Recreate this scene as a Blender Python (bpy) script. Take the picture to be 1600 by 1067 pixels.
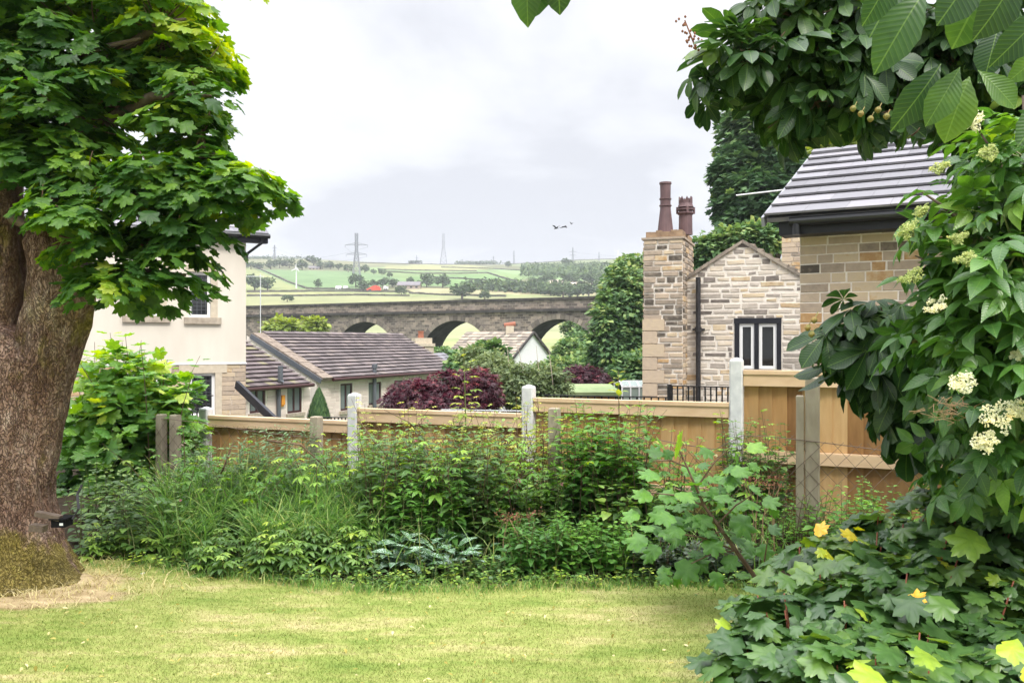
import bpy, math, random
import numpy as np
from mathutils import Vector, noise

for o in list(bpy.data.objects):
    bpy.data.objects.remove(o)
scene = bpy.context.scene
COL = scene.collection
R = math.radians
HAZE = True
rng = np.random.default_rng(7)
random.seed(7)

# ------------------------------------------------------------------ camera
F, CX, CY, EYE = 1300.0, 800.0, 533.5, 1.6
cd = bpy.data.cameras.new("camera")
cd.sensor_width = 36.0
cd.lens = 36.0 * F / 1600.0
cd.clip_start = 0.05
cd.clip_end = 9000.0
cam = bpy.data.objects.new("camera", cd)
COL.objects.link(cam)
cam.location = (0, 0, EYE)
cam.rotation_euler = (R(90), 0, 0)
scene.camera = cam
scene.render.resolution_x, scene.render.resolution_y = 1024, 682

# ------------------------------------------------------------------ sky, sun, exposure
SUN_EL, SUN_AZ = R(50), R(152)          # azimuth clockwise from +Y: behind the camera, to the right
w = bpy.data.worlds.new("World")
scene.world = w
w.use_nodes = True
nt = w.node_tree
nt.nodes.clear()
def wn(t, **k):
    n = nt.nodes.new(t)
    for a, b in k.items():
        setattr(n, a, b)
    return n
L = nt.links.new
out = wn('ShaderNodeOutputWorld'); bg = wn('ShaderNodeBackground')
bg.inputs['Strength'].default_value = 0.1
sky = wn('ShaderNodeTexSky', sky_type='NISHITA', sun_disc=False)
sky.sun_elevation = SUN_EL; sky.sun_rotation = SUN_AZ
tc = wn('ShaderNodeTexCoord'); sep = wn('ShaderNodeSeparateXYZ')
L(tc.outputs['Generated'], sep.inputs[0])
def wmath(op, a, b=None):
    n = wn('ShaderNodeMath', operation=op)
    for i, x in enumerate((a, b)):
        if x is None: continue
        if isinstance(x, (int, float)): n.inputs[i].default_value = x
        else: L(x, n.inputs[i])
    return n.outputs[0]
zc = wmath('MAXIMUM', sep.outputs['Z'], 0.0)
den = wmath('ADD', zc, 0.22)
cu = wmath('DIVIDE', sep.outputs['X'], den); cv = wmath('DIVIDE', sep.outputs['Y'], den)
cmb = wn('ShaderNodeCombineXYZ'); L(cu, cmb.inputs[0]); L(cv, cmb.inputs[1])
def wnoise(scale, detail, rough, off):
    mp = wn('ShaderNodeMapping'); mp.inputs['Location'].default_value = off
    L(cmb.outputs[0], mp.inputs[0])
    n = wn('ShaderNodeTexNoise'); n.inputs['Scale'].default_value = scale
    n.inputs['Detail'].default_value = detail; n.inputs['Roughness'].default_value = rough
    n.inputs['Distortion'].default_value = 0.35
    L(mp.outputs[0], n.inputs['Vector'])
    return n.outputs['Fac']
n1 = wnoise(0.8, 5, 0.5, (3.1, 1.7, 0)); n2 = wnoise(2.1, 6, 0.55, (0.4, 5.2, 0))
mixn = wmath('ADD', wmath('MULTIPLY', n1, 0.72), wmath('MULTIPLY', n2, 0.28))
rp = wn('ShaderNodeValToRGB'); L(mixn, rp.inputs[0])
rp.color_ramp.elements[0].position = 0.41; rp.color_ramp.elements[0].color = (0.60, 0.608, 0.642, 1)
rp.color_ramp.elements[1].position = 0.56; rp.color_ramp.elements[1].color = (0.86, 0.865, 0.885, 1)
e = rp.color_ramp.elements.new(0.47); e.color = (0.73, 0.737, 0.762, 1)
grad = wmath('ADD', wmath('MULTIPLY', wmath('POWER', zc, 4.0), 46.0), 6.3)      # an overcast sky is brighter overhead
vm = wn('ShaderNodeVectorMath', operation='SCALE'); L(rp.outputs[0], vm.inputs[0]); L(grad, vm.inputs['Scale'])
mx = wn('ShaderNodeMixRGB'); mx.inputs['Fac'].default_value = 0.93
L(sky.outputs[0], mx.inputs[1]); L(vm.outputs[0], mx.inputs[2]); L(mx.outputs[0], bg.inputs['Color'])
L(bg.outputs[0], out.inputs['Surface'])

sl = bpy.data.lights.new("sun", 'SUN'); sl.energy = 1.5; sl.angle = R(12); sl.color = (1.0, 0.95, 0.87)
so = bpy.data.objects.new("sun", sl); COL.objects.link(so)
sd = Vector((math.sin(SUN_AZ) * math.cos(SUN_EL), math.cos(SUN_AZ) * math.cos(SUN_EL), math.sin(SUN_EL)))
so.rotation_euler = (-sd).to_track_quat('-Z', 'Y').to_euler()
so.location = (0, -10, 30)
scene.view_settings.view_transform = 'Standard'
scene.view_settings.look = 'None'
scene.view_settings.exposure = 0.95
scene.view_settings.gamma = 1
scene.cycles.max_bounces = 8
scene.cycles.transparent_max_bounces = 8
scene.cycles.volume_bounces = 0
scene.cycles.use_denoising = True

# ------------------------------------------------------------------ helpers
def P(px, py, Y):
    return Vector(((px - CX) / F * Y, Y, EYE - (py - CY) / F * Y))

def mat(name, base, rough=0.8, spec=0.3):
    m = bpy.data.materials.new(name); m.use_nodes = True
    b = m.node_tree.nodes['Principled BSDF']
    b.inputs['Base Color'].default_value = (*base, 1)
    b.inputs['Roughness'].default_value = rough
    b.inputs['Specular IOR Level'].default_value = spec
    return m

class NT:
    """small node helper for one material"""
    def __init__(s, name, rough=0.8, spec=0.3):
        s.m = bpy.data.materials.new(name); s.m.use_nodes = True
        s.t = s.m.node_tree; s.b = s.t.nodes['Principled BSDF']
        s.o = s.t.nodes['Material Output']
        s.b.inputs['Roughness'].default_value = rough
        s.b.inputs['Specular IOR Level'].default_value = spec
    def n(s, t, **k):
        x = s.t.nodes.new(t)
        for a, v in k.items(): setattr(x, a, v)
        return x
    def l(s, a, b): s.t.links.new(a, b)
    def attr(s, name):
        return s.n('ShaderNodeAttribute', attribute_name=name)
    def objco(s, scale=(1, 1, 1)):
        c = s.n('ShaderNodeTexCoord'); mp = s.n('ShaderNodeMapping'); mp.inputs['Scale'].default_value = scale
        s.l(c.outputs['Object'], mp.inputs[0]); return mp.outputs[0]
    def noise(s, vec, scale, detail=4, rough=0.55):
        x = s.n('ShaderNodeTexNoise'); x.inputs['Scale'].default_value = scale
        x.inputs['Detail'].default_value = detail; x.inputs['Roughness'].default_value = rough
        if vec is not None: s.l(vec, x.inputs['Vector'])
        return x.outputs['Fac']
    def ramp(s, fac, stops):
        x = s.n('ShaderNodeValToRGB'); r = x.color_ramp
        while len(r.elements) < len(stops): r.elements.new(0.5)
        for el, (p, c) in zip(r.elements, stops):
            el.position = p; el.color = (*c, 1) if len(c) == 3 else c
        s.l(fac, x.inputs[0]); return x.outputs[0]
    def mixc(s, fac, a, b, mode='MIX'):
        x = s.n('ShaderNodeMixRGB', blend_type=mode)
        for i, v in zip((0, 1, 2), (fac, a, b)):
            if isinstance(v, (int, float)): x.inputs[i].default_value = v
            elif isinstance(v, tuple): x.inputs[i].default_value = (*v, 1)
            else: s.l(v, x.inputs[i])
        return x.outputs[0]
    def math(s, op, a, b=None):
        x = s.n('ShaderNodeMath', operation=op)
        for i, v in enumerate((a, b)):
            if v is None: continue
            if isinstance(v, (int, float)): x.inputs[i].default_value = v
            else: s.l(v, x.inputs[i])
        return x.outputs[0]
    def bump(s, h, strength=0.4, dist=0.02):
        x = s.n('ShaderNodeBump'); x.inputs['Strength'].default_value = strength; x.inputs['Distance'].default_value = dist
        s.l(h, x.inputs['Height']); s.l(x.outputs[0], s.b.inputs['Normal'])
    def base(s, c): s.l(c, s.b.inputs['Base Color']); return s.m

def noisy(name, c1, c2, scale=8, rough=0.8, spec=0.3, bump=0.2, dist=0.01, stretch=(1, 1, 1), detail=5):
    t = NT(name, rough, spec); v = t.objco(stretch); f = t.noise(v, scale, detail)
    c = t.ramp(f, [(0.3, c1), (0.7, c2)])
    if bump: t.bump(f, bump, dist)
    return t.base(c)

def tinted(name, stops, rough=0.8, spec=0.3, var=0.35, scale=9, bump=0.4, dist=0.01, stretch=(1, 1, 1)):
    """colour by the per-piece 'tint' value, broken up by noise"""
    t = NT(name, rough, spec); a = t.attr('tint'); v = t.objco(stretch); f = t.noise(v, scale, 6, 0.6)
    c = t.ramp(t.math('ADD', a.outputs['Fac'], t.math('MULTIPLY', t.math('SUBTRACT', f, 0.5), var)), stops)
    if bump: t.bump(f, bump, dist)
    return t.base(c)

def leafmat(name, stops, rough=0.42, trans=0.3, spec=0.5, veins=None, sheen=0.0):
    t = NT(name, rough, spec); a = t.attr('tint')
    c = t.ramp(a.outputs['Fac'], stops); nz = t.noise(t.objco(), 22, 4, .6)
    c = t.mixc(1.0, c, t.ramp(nz, [(.3, (.72, .78, .72)), (.62, (1.12, 1.1, 1.0)), (.74, (1.5, 1.28, .95))]), 'MULTIPLY')
    if veins:
        u = t.attr('uvm'); sp = t.n('ShaderNodeSeparateXYZ'); t.l(u.outputs['Vector'], sp.inputs[0])
        d = t.math('SUBTRACT', sp.outputs['Y'], t.math('MULTIPLY', t.math('ABSOLUTE', sp.outputs['X']), 0.75))
        wv = t.math('SINE', t.math('MULTIPLY', d, veins))
        t.bump(wv, 0.22, 0.0012)
        mid = t.math('LESS_THAN', t.math('ABSOLUTE', sp.outputs['X']), 0.009)
        vein = t.math('MULTIPLY', t.math('GREATER_THAN', wv, 0.9), 0.16)
        c = t.mixc(t.math('MAXIMUM', t.math('MULTIPLY', mid, 0.5), vein), c, (0.16, 0.27, 0.06))
    t.l(c, t.b.inputs['Base Color'])
    tr = t.n('ShaderNodeBsdfTranslucent'); g = t.n('ShaderNodeHueSaturation')
    g.inputs['Saturation'].default_value = 1.15; g.inputs['Value'].default_value = 1.7; g.inputs['Hue'].default_value = 0.485
    t.l(c, g.inputs['Color']); t.l(g.outputs[0], tr.inputs['Color'])
    ms = t.n('ShaderNodeMixShader'); ms.inputs[0].default_value = trans
    t.l(t.b.outputs[0], ms.inputs[1]); t.l(tr.outputs[0], ms.inputs[2]); t.l(ms.outputs[0], t.o.inputs['Surface'])
    return t.m

def setp(o, label=None, cat=None, group=None, kind=None):
    if label: o['label'] = label
    if cat: o['category'] = cat
    if group: o['group'] = group
    if kind: o['kind'] = kind
    return o

def thing(name, label, cat, loc=(0, 0, 0), group=None):
    o = bpy.data.objects.new(name, None); COL.objects.link(o); o.location = loc
    o.empty_display_size = 0.2
    return setp(o, label, cat, group)

def root_loc(p):
    while p.parent: p = p.parent
    return np.array(p.location)

def link_mesh(name, V, faces, mats, parent=None, midx=None, tint=None, uvm=None, smooth=False, base=None):
    """V (n,3) world coords, faces: (m,3)/(m,4) array or list of index lists -> ONE mesh object"""
    V = np.asarray(V, dtype=np.float64)
    if parent is not None: off = root_loc(parent)
    elif base is not None: off = np.array(base, dtype=float)
    else: off = np.array([V[:, 0].mean(), V[:, 1].mean(), V[:, 2].min()])
    me = bpy.data.meshes.new(name)
    if isinstance(faces, np.ndarray):
        flat = faces.ravel().astype(np.int32); tot = np.full(len(faces), faces.shape[1], dtype=np.int32)
    else:
        flat = np.array([i for f in faces for i in f], dtype=np.int32); tot = np.array([len(f) for f in faces], dtype=np.int32)
    st = np.concatenate([[0], np.cumsum(tot)[:-1]]).astype(np.int32)
    me.vertices.add(len(V)); me.vertices.foreach_set('co', (V - off).astype(np.float32).ravel())
    me.loops.add(len(flat)); me.loops.foreach_set('vertex_index', flat)
    me.polygons.add(len(tot)); me.polygons.foreach_set('loop_start', st); me.polygons.foreach_set('loop_total', tot)
    me.polygons.foreach_set('use_smooth', np.full(len(tot), bool(smooth)))
    if not isinstance(mats, (list, tuple)): mats = [mats]
    for m in mats: me.materials.append(m)
    if midx is not None: me.polygons.foreach_set('material_index', np.array(midx, dtype=np.int32))
    if tint is not None:
        a = me.attributes.new('tint', 'FLOAT', 'POINT'); a.data.foreach_set('value', np.asarray(tint, dtype=np.float32))
    if uvm is not None:
        a = me.attributes.new('uvm', 'FLOAT_VECTOR', 'POINT'); a.data.foreach_set('vector', np.asarray(uvm, dtype=np.float32).ravel())
    me.update(calc_edges=True)
    o = bpy.data.objects.new(name, me); COL.objects.link(o)
    if parent is not None: o.parent = parent
    else: o.location = off
    return o

class MB:
    def __init__(s): s.v, s.f, s.t, s.u, s.m = [], [], [], [], []
    def add(s, vs, fs, tint=0.5, uv=None, mi=0):
        k = len(s.v)
        s.v += [tuple(p) for p in vs]; s.t += [tint] * len(vs)
        s.u += [tuple(q) for q in uv] if uv is not None else [(0, 0, 0)] * len(vs)
        s.f += [[i + k for i in f] for f in fs]; s.m += [mi] * len(fs)
    def box8(s, c, tint=0.5, mi=0):
        s.add(c, [(0, 3, 2, 1), (4, 5, 6, 7), (0, 1, 5, 4), (1, 2, 6, 5), (2, 3, 7, 6), (3, 0, 4, 7)], tint, None, mi)
    def box(s, lo, hi, tint=0.5, mi=0):
        (a, b, c), (d, e_, f) = lo, hi
        s.box8([(a, b, c), (d, b, c), (d, e_, c), (a, e_, c), (a, b, f), (d, b, f), (d, e_, f), (a, e_, f)], tint, mi)
    def fbox(s, fr, u0, u1, v0, v1, n0, n1, tint=0.5, mi=0):
        g = fr.at
        s.box8([g(u0, v0, n1), g(u1, v0, n1), g(u1, v0, n0), g(u0, v0, n0), g(u0, v1, n1), g(u1, v1, n1), g(u1, v1, n0), g(u0, v1, n0)], tint, mi)
    def bar(s, a, b, wd, ht=None, tint=0.5, mi=0, up=None):
        a, b = Vector(a), Vector(b); d = (b - a)
        if d.length < 1e-6: return
        d.normalize(); up = Vector(up) if up else (Vector((0, 0, 1)) if abs(d.z) < 0.95 else Vector((0, 1, 0)))
        x = d.cross(up).normalized() * wd / 2; z = x.cross(d).normalized() * (ht or wd) / 2
        s.box8([a - x - z, b - x - z, b + x - z, a + x - z, a - x + z, b - x + z, b + x + z, a + x + z], tint, mi)
    def tube(s, pts, rad, sides=6, tint=0.5, mi=0, cap=True):
        pts = [Vector(p) for p in pts]; n = len(pts)
        if not hasattr(rad, '__len__'): rad = [rad] * n
        vs = []
        for i, p in enumerate(pts):
            d = (pts[min(i + 1, n - 1)] - pts[max(i - 1, 0)])
            d = d.normalized() if d.length > 1e-9 else Vector((0, 0, 1))
            x = d.cross(Vector((0, 0, 1)) if abs(d.z) < 0.9 else Vector((0, 1, 0))).normalized(); y = d.cross(x)
            for k in range(sides):
                a = 2 * math.pi * k / sides
                vs.append(p + (x * math.cos(a) + y * math.sin(a)) * rad[i])
        fs = [(i * sides + k, i * sides + (k + 1) % sides, (i + 1) * sides + (k + 1) % sides, (i + 1) * sides + k)
              for i in range(n - 1) for k in range(sides)]
        if cap: fs += [tuple(range(sides)), tuple(range((n - 1) * sides, n * sides))]
        s.add(vs, fs, tint, None, mi)
    def lathe(s, c, prof, sides=16, tint=0.5, mi=0):
        vs = [(c[0] + r * math.cos(2 * math.pi * k / sides), c[1] + r * math.sin(2 * math.pi * k / sides), c[2] + z)
              for r, z in prof for k in range(sides)]
        n = len(prof)
        fs = [(i * sides + k, i * sides + (k + 1) % sides, (i + 1) * sides + (k + 1) % sides, (i + 1) * sides + k)
              for i in range(n - 1) for k in range(sides)]
        fs += [tuple(range(sides)), tuple(range((n - 1) * sides, n * sides))]
        s.add(vs, fs, tint, None, mi)
    def build(s, name, mats, parent=None, smooth=False, base=None):
        return link_mesh(name, s.v, s.f, mats, parent, s.m, s.t, s.u, smooth, base)

class Frame:
    """wall plane: u horizontal, v up, n outward"""
    def __init__(s, o, u, v=(0, 0, 1)):
        s.o, s.u, s.v = Vector(o), Vector(u).normalized(), Vector(v).normalized(); s.n = s.u.cross(s.v).normalized()
    def at(s, u, v, n=0.0): return s.o + s.u * u + s.v * v + s.n * n
    def px(s, px, py):
        d = Vector(((px - CX) / F, 1, -(py - CY) / F)); c = Vector((0, 0, EYE))
        t = (s.o - c).dot(s.n) / d.dot(s.n); q = c + d * t - s.o
        return q.dot(s.u), q.dot(s.v)

def clip(poly, rect):
    (u0, u1, v0, v1) = rect
    for ax, lim, sg in ((0, u0, 1), (0, u1, -1), (1, v0, 1), (1, v1, -1)):
        res = []
        for i in range(len(poly)):
            a, b = poly[i - 1], poly[i]
            ia, ib = (a[ax] - lim) * sg >= 0, (b[ax] - lim) * sg >= 0
            if ia != ib:
                k = (lim - a[ax]) / (b[ax] - a[ax]); res.append((a[0] + (b[0] - a[0]) * k, a[1] + (b[1] - a[1]) * k))
            if ib: res.append(b)
        poly = res
        if len(poly) < 3: return []
    return poly

def wall_face(mb, fr, poly, holes=(), n=0.0, mi=0, tint=0.5, reveal=0.14):
    us = sorted({p[0] for p in poly} | {h[0] for h in holes} | {h[1] for h in holes})
    vs = sorted({p[1] for p in poly} | {h[2] for h in holes} | {h[3] for h in holes})
    us, vs = [min(us), *sorted({x for h in holes for x in h[:2]}), max(us)], [min(vs), *sorted({x for h in holes for x in h[2:]}), max(vs)]
    for a, b in zip(us, us[1:]):
        for c, d in zip(vs, vs[1:]):
            if b - a < 1e-6 or d - c < 1e-6: continue
            mu, mv = (a + b) / 2, (c + d) / 2
            if any(h[0] < mu < h[1] and h[2] < mv < h[3] for h in holes): continue
            q = clip(list(poly), (a, b, c, d))
            if q: mb.add([fr.at(x, y, n) for x, y in q], [tuple(range(len(q)))], tint, [(x, y, 0) for x, y in q], mi)
    for (a, b, c, d) in holes:
        for (x0, y0, x1, y1) in ((a, c, a, d), (b, d, b, c), (a, d, b, d), (b, c, a, c)):
            mb.add([fr.at(x0, y0, n), fr.at(x1, y1, n), fr.at(x1, y1, n - reveal), fr.at(x0, y0, n - reveal)], [(0, 1, 2, 3)], tint, [(x0, y0, 0), (x1, y1, 0), (x1, y1, 0), (x0, y0, 0)], mi)

def stones(mb, fr, poly, holes=(), ch=(0.12, 0.17), ln=(0.25, 0.6), gap=0.012, proud=0.012, mi=1, tint=None, seed=1, rough=0.004):
    """coursed stones as real blocks standing a little proud of the mortar face"""
    rd = random.Random(seed)
    vmin, vmax = min(p[1] for p in poly), max(p[1] for p in poly)
    umin, umax = min(p[0] for p in poly), max(p[0] for p in poly)
    v = vmin
    while v < vmax - 0.02:
        h = min(rd.uniform(*ch), vmax - v)
        segs = [(umin, umax)]
        for (a, b, c, d) in holes:
            if c < v + h * 0.7 and d > v + h * 0.3:
                segs = [s for (x, y) in segs for s in ((x, min(y, a)), (max(x, b), y)) if s[1] - s[0] > 0.02]
        for (x, y) in segs:
            u = x
            while u < y - 0.01:
                l = rd.uniform(*ln)
                if y - (u + l) < ln[0] * 0.5: l = y - u
                g1, g2 = gap * rd.uniform(0.5, 1.5), gap * rd.uniform(0.5, 1.5)
                q = clip(list(poly), (u + g1 / 2, u + l - g1 / 2, v + g2 / 2, v + h - g2 / 2))
                if q:
                    n0 = -0.02; n1 = proud * rd.uniform(0.4, 1.4); k = len(q)
                    cu = sum(p[0] for p in q) / k; cv = sum(p[1] for p in q) / k
                    jit = [(p[0] + rd.uniform(-rough, rough), p[1] + rd.uniform(-rough, rough)) for p in q]
                    ins = [(cu + (p[0] - cu) * 0.97, cv + (p[1] - cv) * 0.9) for p in jit]
                    vs_ = [fr.at(a, b, n0) for a, b in jit] + [fr.at(a, b, n1 * 0.55) for a, b in jit] + [fr.at(a, b, n1 + rd.uniform(0, rough)) for a, b in ins]
                    fs_ = [tuple(range(2 * k, 3 * k))]
                    for i in range(k):
                        j = (i + 1) % k
                        fs_ += [(i, j, k + j, k + i), (k + i, k + j, 2 * k + j, 2 * k + i)]
                    t = tint(rd, cu, cv) if tint else rd.random()
                    mb.add(vs_, fs_, t, None, mi)
                u += l
        v += h

def tiles(mb, fr, wid, rows, gauge, tw, th=0.02, stagger=True, seed=3, cut=None, lift=0.03, u0=0.0):
    """roof of overlapping tiles. fr: u along eave, v up the slope, n outwards"""
    rd = random.Random(seed)
    for r in range(rows):
        a, b = r * gauge, (r + 1) * gauge + 0.03
        off = (tw / 2 if (stagger and r % 2) else 0)
        x = u0 - off
        lo_lim, hi_lim = (u0, u0 + wid) if cut is None else cut(r)
        while x < hi_lim:
            p, q = max(x + 0.0015, lo_lim), min(x + tw - 0.0015, hi_lim)
            if q - p > 0.02:
                j = rd.uniform(-0.004, 0.004)
                g = fr.at
                mb.box8([g(p, a + j, lift), g(q, a + j, lift), g(q, b, 0.006), g(p, b, 0.006),
                         g(p, a + j, lift + th), g(q, a + j, lift + th), g(q, b, 0.006 + th), g(p, b, 0.006 + th)], rd.random())
            x += tw

def add_window(fr, u0, u1, v0, v1, parent, fmat, pmat, depth=0.10, fw=0.05, mull=1, trans=0, lattice=0, kind='window'):
    mb = MB(); n0, n1 = -depth - 0.04, -depth + 0.02
    mb.fbox(fr, u0, u0 + fw, v0, v1, n0, n1); mb.fbox(fr, u1 - fw, u1, v0, v1, n0, n1)
    mb.fbox(fr, u0 + fw, u1 - fw, v0, v0 + fw, n0, n1); mb.fbox(fr, u0 + fw, u1 - fw, v1 - fw, v1, n0, n1)
    for i in range(mull):
        c = u0 + (u1 - u0) * (i + 1) / (mull + 1); mb.fbox(fr, c - fw / 2, c + fw / 2, v0 + fw, v1 - fw, n0, n1 - 0.004)
    for i in range(trans):
        c = v0 + (v1 - v0) * (i + 1) / (trans + 1); mb.fbox(fr, u0 + fw, u1 - fw, c - fw / 3, c + fw / 3, n0, n1 - 0.008)
    o = mb.build(kind, fmat, parent)
    pb = MB(); pb.fbox(fr, u0 + fw * 0.6, u1 - fw * 0.6, v0 + fw * 0.6, v1 - fw * 0.6, -depth - 0.03, -depth - 0.015)
    pb.build('pane', pmat, o)
    if lattice:
        lb = MB(); nu = max(2, int((u1 - u0) / lattice)); nv = max(2, int((v1 - v0) / lattice))
        for i in range(1, nu): c = u0 + (u1 - u0) * i / nu; lb.fbox(fr, c - 0.0045, c + 0.0045, v0 + fw, v1 - fw, -depth - 0.015, -depth - 0.006)
        for i in range(1, nv): c = v0 + (v1 - v0) * i / nv; lb.fbox(fr, u0 + fw, u1 - fw, c - 0.0045, c + 0.0045, -depth - 0.0149, -depth - 0.0055)
        lb.build('lattice', M['grey_pipe'], o)
    return o

# ------------------------------------------------------------------ leaf templates (midrib along +y, length 1)
def tri_fan(pts, c):
    V = [c] + pts; n = len(pts)
    return V, [(0, i + 1, (i + 1) % n + 1) for i in range(n)]
def T_sycamore(detail=True):
    half = [(90, .60), (82, .49), (77, .50), (70, .42), (62, .345), (54, .45), (46, .50), (38, .59), (30, .49), (21, .46), (10, .365), (-3, .43), (-19, .49), (-34, .41), (-55, .40), (-76, .40)]
    if not detail: half = [(90, .60), (74, .46), (62, .345), (38, .59), (10, .365), (-19, .49), (-60, .40)]
    pts = []
    for a, r in half: pts.append((a, r))
    pts.append((-90, .30))
    for a, r in reversed(half[1:]): pts.append((180 - a, r))
    tips = (90, 38, -19, 142, 199)
    P3 = []
    for a, r in pts:
        aa = a if a >= -90 else a + 360
        d = min(abs((aa - t + 180) % 360 - 180) for t in tips)
        z = -0.34 * r * r + 0.045 * math.cos(R(min(d, 25) * 7.2)) * (r / 0.45)
        P3.append((r * math.cos(R(a)), .40 + r * math.sin(R(a)), z))
    V, f = tri_fan(P3, (0, .40, 0))
    return np.array(V), np.array(f)
def T_oval(rows=7, wmax=.30, peak=.45, tipp=1.0, fold=.25, droop=.25, base=.0, serr=0.0):
    V, f, uv = [], [], []
    for i in range(rows):
        t = i / (rows - 1)
        a = t ** (math.log(.5) / math.log(peak))
        wd = wmax * (math.sin(math.pi * a) ** (0.8 if t < peak else tipp)) if 0 < t < 1 else 0.004
        if serr and 0 < t < 1: wd *= 1 + serr * (1 if i % 2 else -1)
        z = -droop * t * t
        for s_ in (-1, 0, 1):
            V.append((s_ * wd, base + t, z + abs(s_) * wd * fold)); uv.append((s_ * wd, t, 0))
    for i in range(rows - 1):
        for k in (0, 1):
            a, b, c, d = i * 3 + k, i * 3 + k + 1, i * 3 + k + 4, i * 3 + k + 3
            f += [(a, b, c), (a, c, d)]
    return np.array(V), np.array(f), np.array(uv)
def compose(parts):
    V, f, uv = [], [], []; k = 0
    for (tv, tf, tu), ang, sc, off, tilt in parts:
        a = R(ang); ca, sa = math.cos(a), math.sin(a); ct, st = math.cos(R(tilt)), math.sin(R(tilt))
        x, y, z = tv[:, 0] * sc, tv[:, 1] * sc, tv[:, 2] * sc
        y, z = y * ct + z * st, -y * st + z * ct
        V.append(np.stack([x * ca + y * sa + off[0], -x * sa + y * ca + off[1], z + off[2]], 1)); f.append(tf + k); uv.append(tu); k += len(tv)
    return np.concatenate(V), np.concatenate(f), np.concatenate(uv)
lf_ch = T_oval(11, .205, .68, 0.62, .35, .22, serr=.03)
TPL = {}
TPL['syc'] = T_sycamore(True); TPL['syclo'] = T_sycamore(False)
TPL['oval'] = T_oval(6, .24, .45, 1.0, .3, .22)
TPL['wide'] = T_oval(6, .34, .42, 1.0, .25, .2)
TPL['lance'] = T_oval(6, .11, .4, 1.0, .3, .35)
TPL['round'] = T_oval(5, .46, .5, .7, .15, .1)
TPL['chest'] = compose([(lf_ch, a, s_, (0, 0, 0), t) for a, s_, t in ((0, 1, 14), (42, .93, 18), (-42, .93, 18), (84, .72, 24), (-84, .72, 24), (128, .42, 30), (-128, .42, 30))])
lf_el = T_oval(7, .25, .42, 1.1, .3, .25)
TPL['elder'] = compose([(lf_el, 0, .55, (0, .5, -.03), 8), (lf_el, 62, .50, (.01, .46, -.02), 12), (lf_el, -62, .50, (-.01, .46, -.02), 12), (lf_el, 66, .44, (.01, .18, 0), 12), (lf_el, -66, .44, (-.01, .18, 0), 12)])
TPL['rose'] = compose([(lf_el, 0, .5, (0, .5, -.02), 8), (TPL['wide'], 65, .36, (0, .45, 0), 8), (TPL['wide'], -65, .36, (0, .45, 0), 8), (TPL['wide'], 65, .3, (0, .2, 0), 8), (TPL['wide'], -65, .3, (0, .2, 0), 8)])
TPL['palm5'] = compose([(T_oval(5, .19, .5, 1.0, .3, .25), a, s_, (0, 0, 0), 12) for a, s_ in ((0, 1), (45, .9), (-45, .9), (90, .7), (-90, .7))])
TPL['leaflet'] = T_oval(13, .27, .62, 0.8, .28, .25, serr=.035)
TPL['jmaple'] = compose([(T_oval(4, .11, .4, 1.0, .2, .2), a, s_, (0, 0, 0), 14) for a, s_ in ((0, 1), (40, .85), (-40, .85), (85, .6), (-85, .6))])
q4 = np.array([(-.32, .1, .0), (.05, 0, .08), (.34, .3, .0), (.12, 1, -.1), (-.3, .75, .02)])
TPL['clump'] = (q4, np.array([(0, 1, 2), (0, 2, 3), (0, 3, 4)]))

def nrm(a): return a / np.maximum(np.linalg.norm(a, axis=-1, keepdims=True), 1e-9)
def leaves(name, tpl, pos, fwd, up, size, tint, m, parent, curl=0.25, base=None):
    t = TPL[tpl]; V, f = t[0], t[1]; N, k = len(pos), len(V)
    y = nrm(fwd); z = up - (up * y).sum(1, keepdims=True) * y; z = nrm(z + 1e-6); x = np.cross(y, z)
    c = rng.uniform(-0.1, curl, N)[:, None]; wob = rng.uniform(0.82, 1.18, N)[:, None]
    vz = V[None, :, 2] - c * V[None, :, 1] ** 2 + rng.uniform(-.12, .12, N)[:, None] * V[None, :, 0] * V[None, :, 1]
    W = pos[:, None] + size[:, None, None] * (V[None, :, 0, None] * wob[:, :, None] * x[:, None] + V[None, :, 1, None] * y[:, None] + vz[:, :, None] * z[:, None])
    Fc = (f[None] + (np.arange(N) * k)[:, None, None]).reshape(-1, 3)
    uv = None
    if len(t) > 2: uv = np.tile(t[2], (N, 1))
    return link_mesh(name, W.reshape(-1, 3), Fc, m, parent, None, np.repeat(tint, k), uv, True, base)

def rand_dir(n):
    return nrm(rng.normal(size=(n, 3)))

def blob_sprays(blobs, n, shell=0.55):
    """blobs: (center Vector, (rx,ry,rz)[, weight]); sample spray centres near the outside of their union"""
    wts = np.array([(b[2] if len(b) > 2 else 1) * (b[1][0] * b[1][2]) for b in blobs]); wts /= wts.sum()
    idx = rng.choice(len(blobs), n, p=wts)
    C = np.array([tuple(b[0]) for b in blobs]); S = np.array([b[1] for b in blobs])
    d = rand_dir(n); r = ((shell + (1 - shell) * rng.random(n) ** 0.6) * rng.uniform(.88, 1.14, n))[:, None]
    return C[idx] + d * S[idx] * r, nrm(d / S[idx]), r[:, 0], idx

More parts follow.
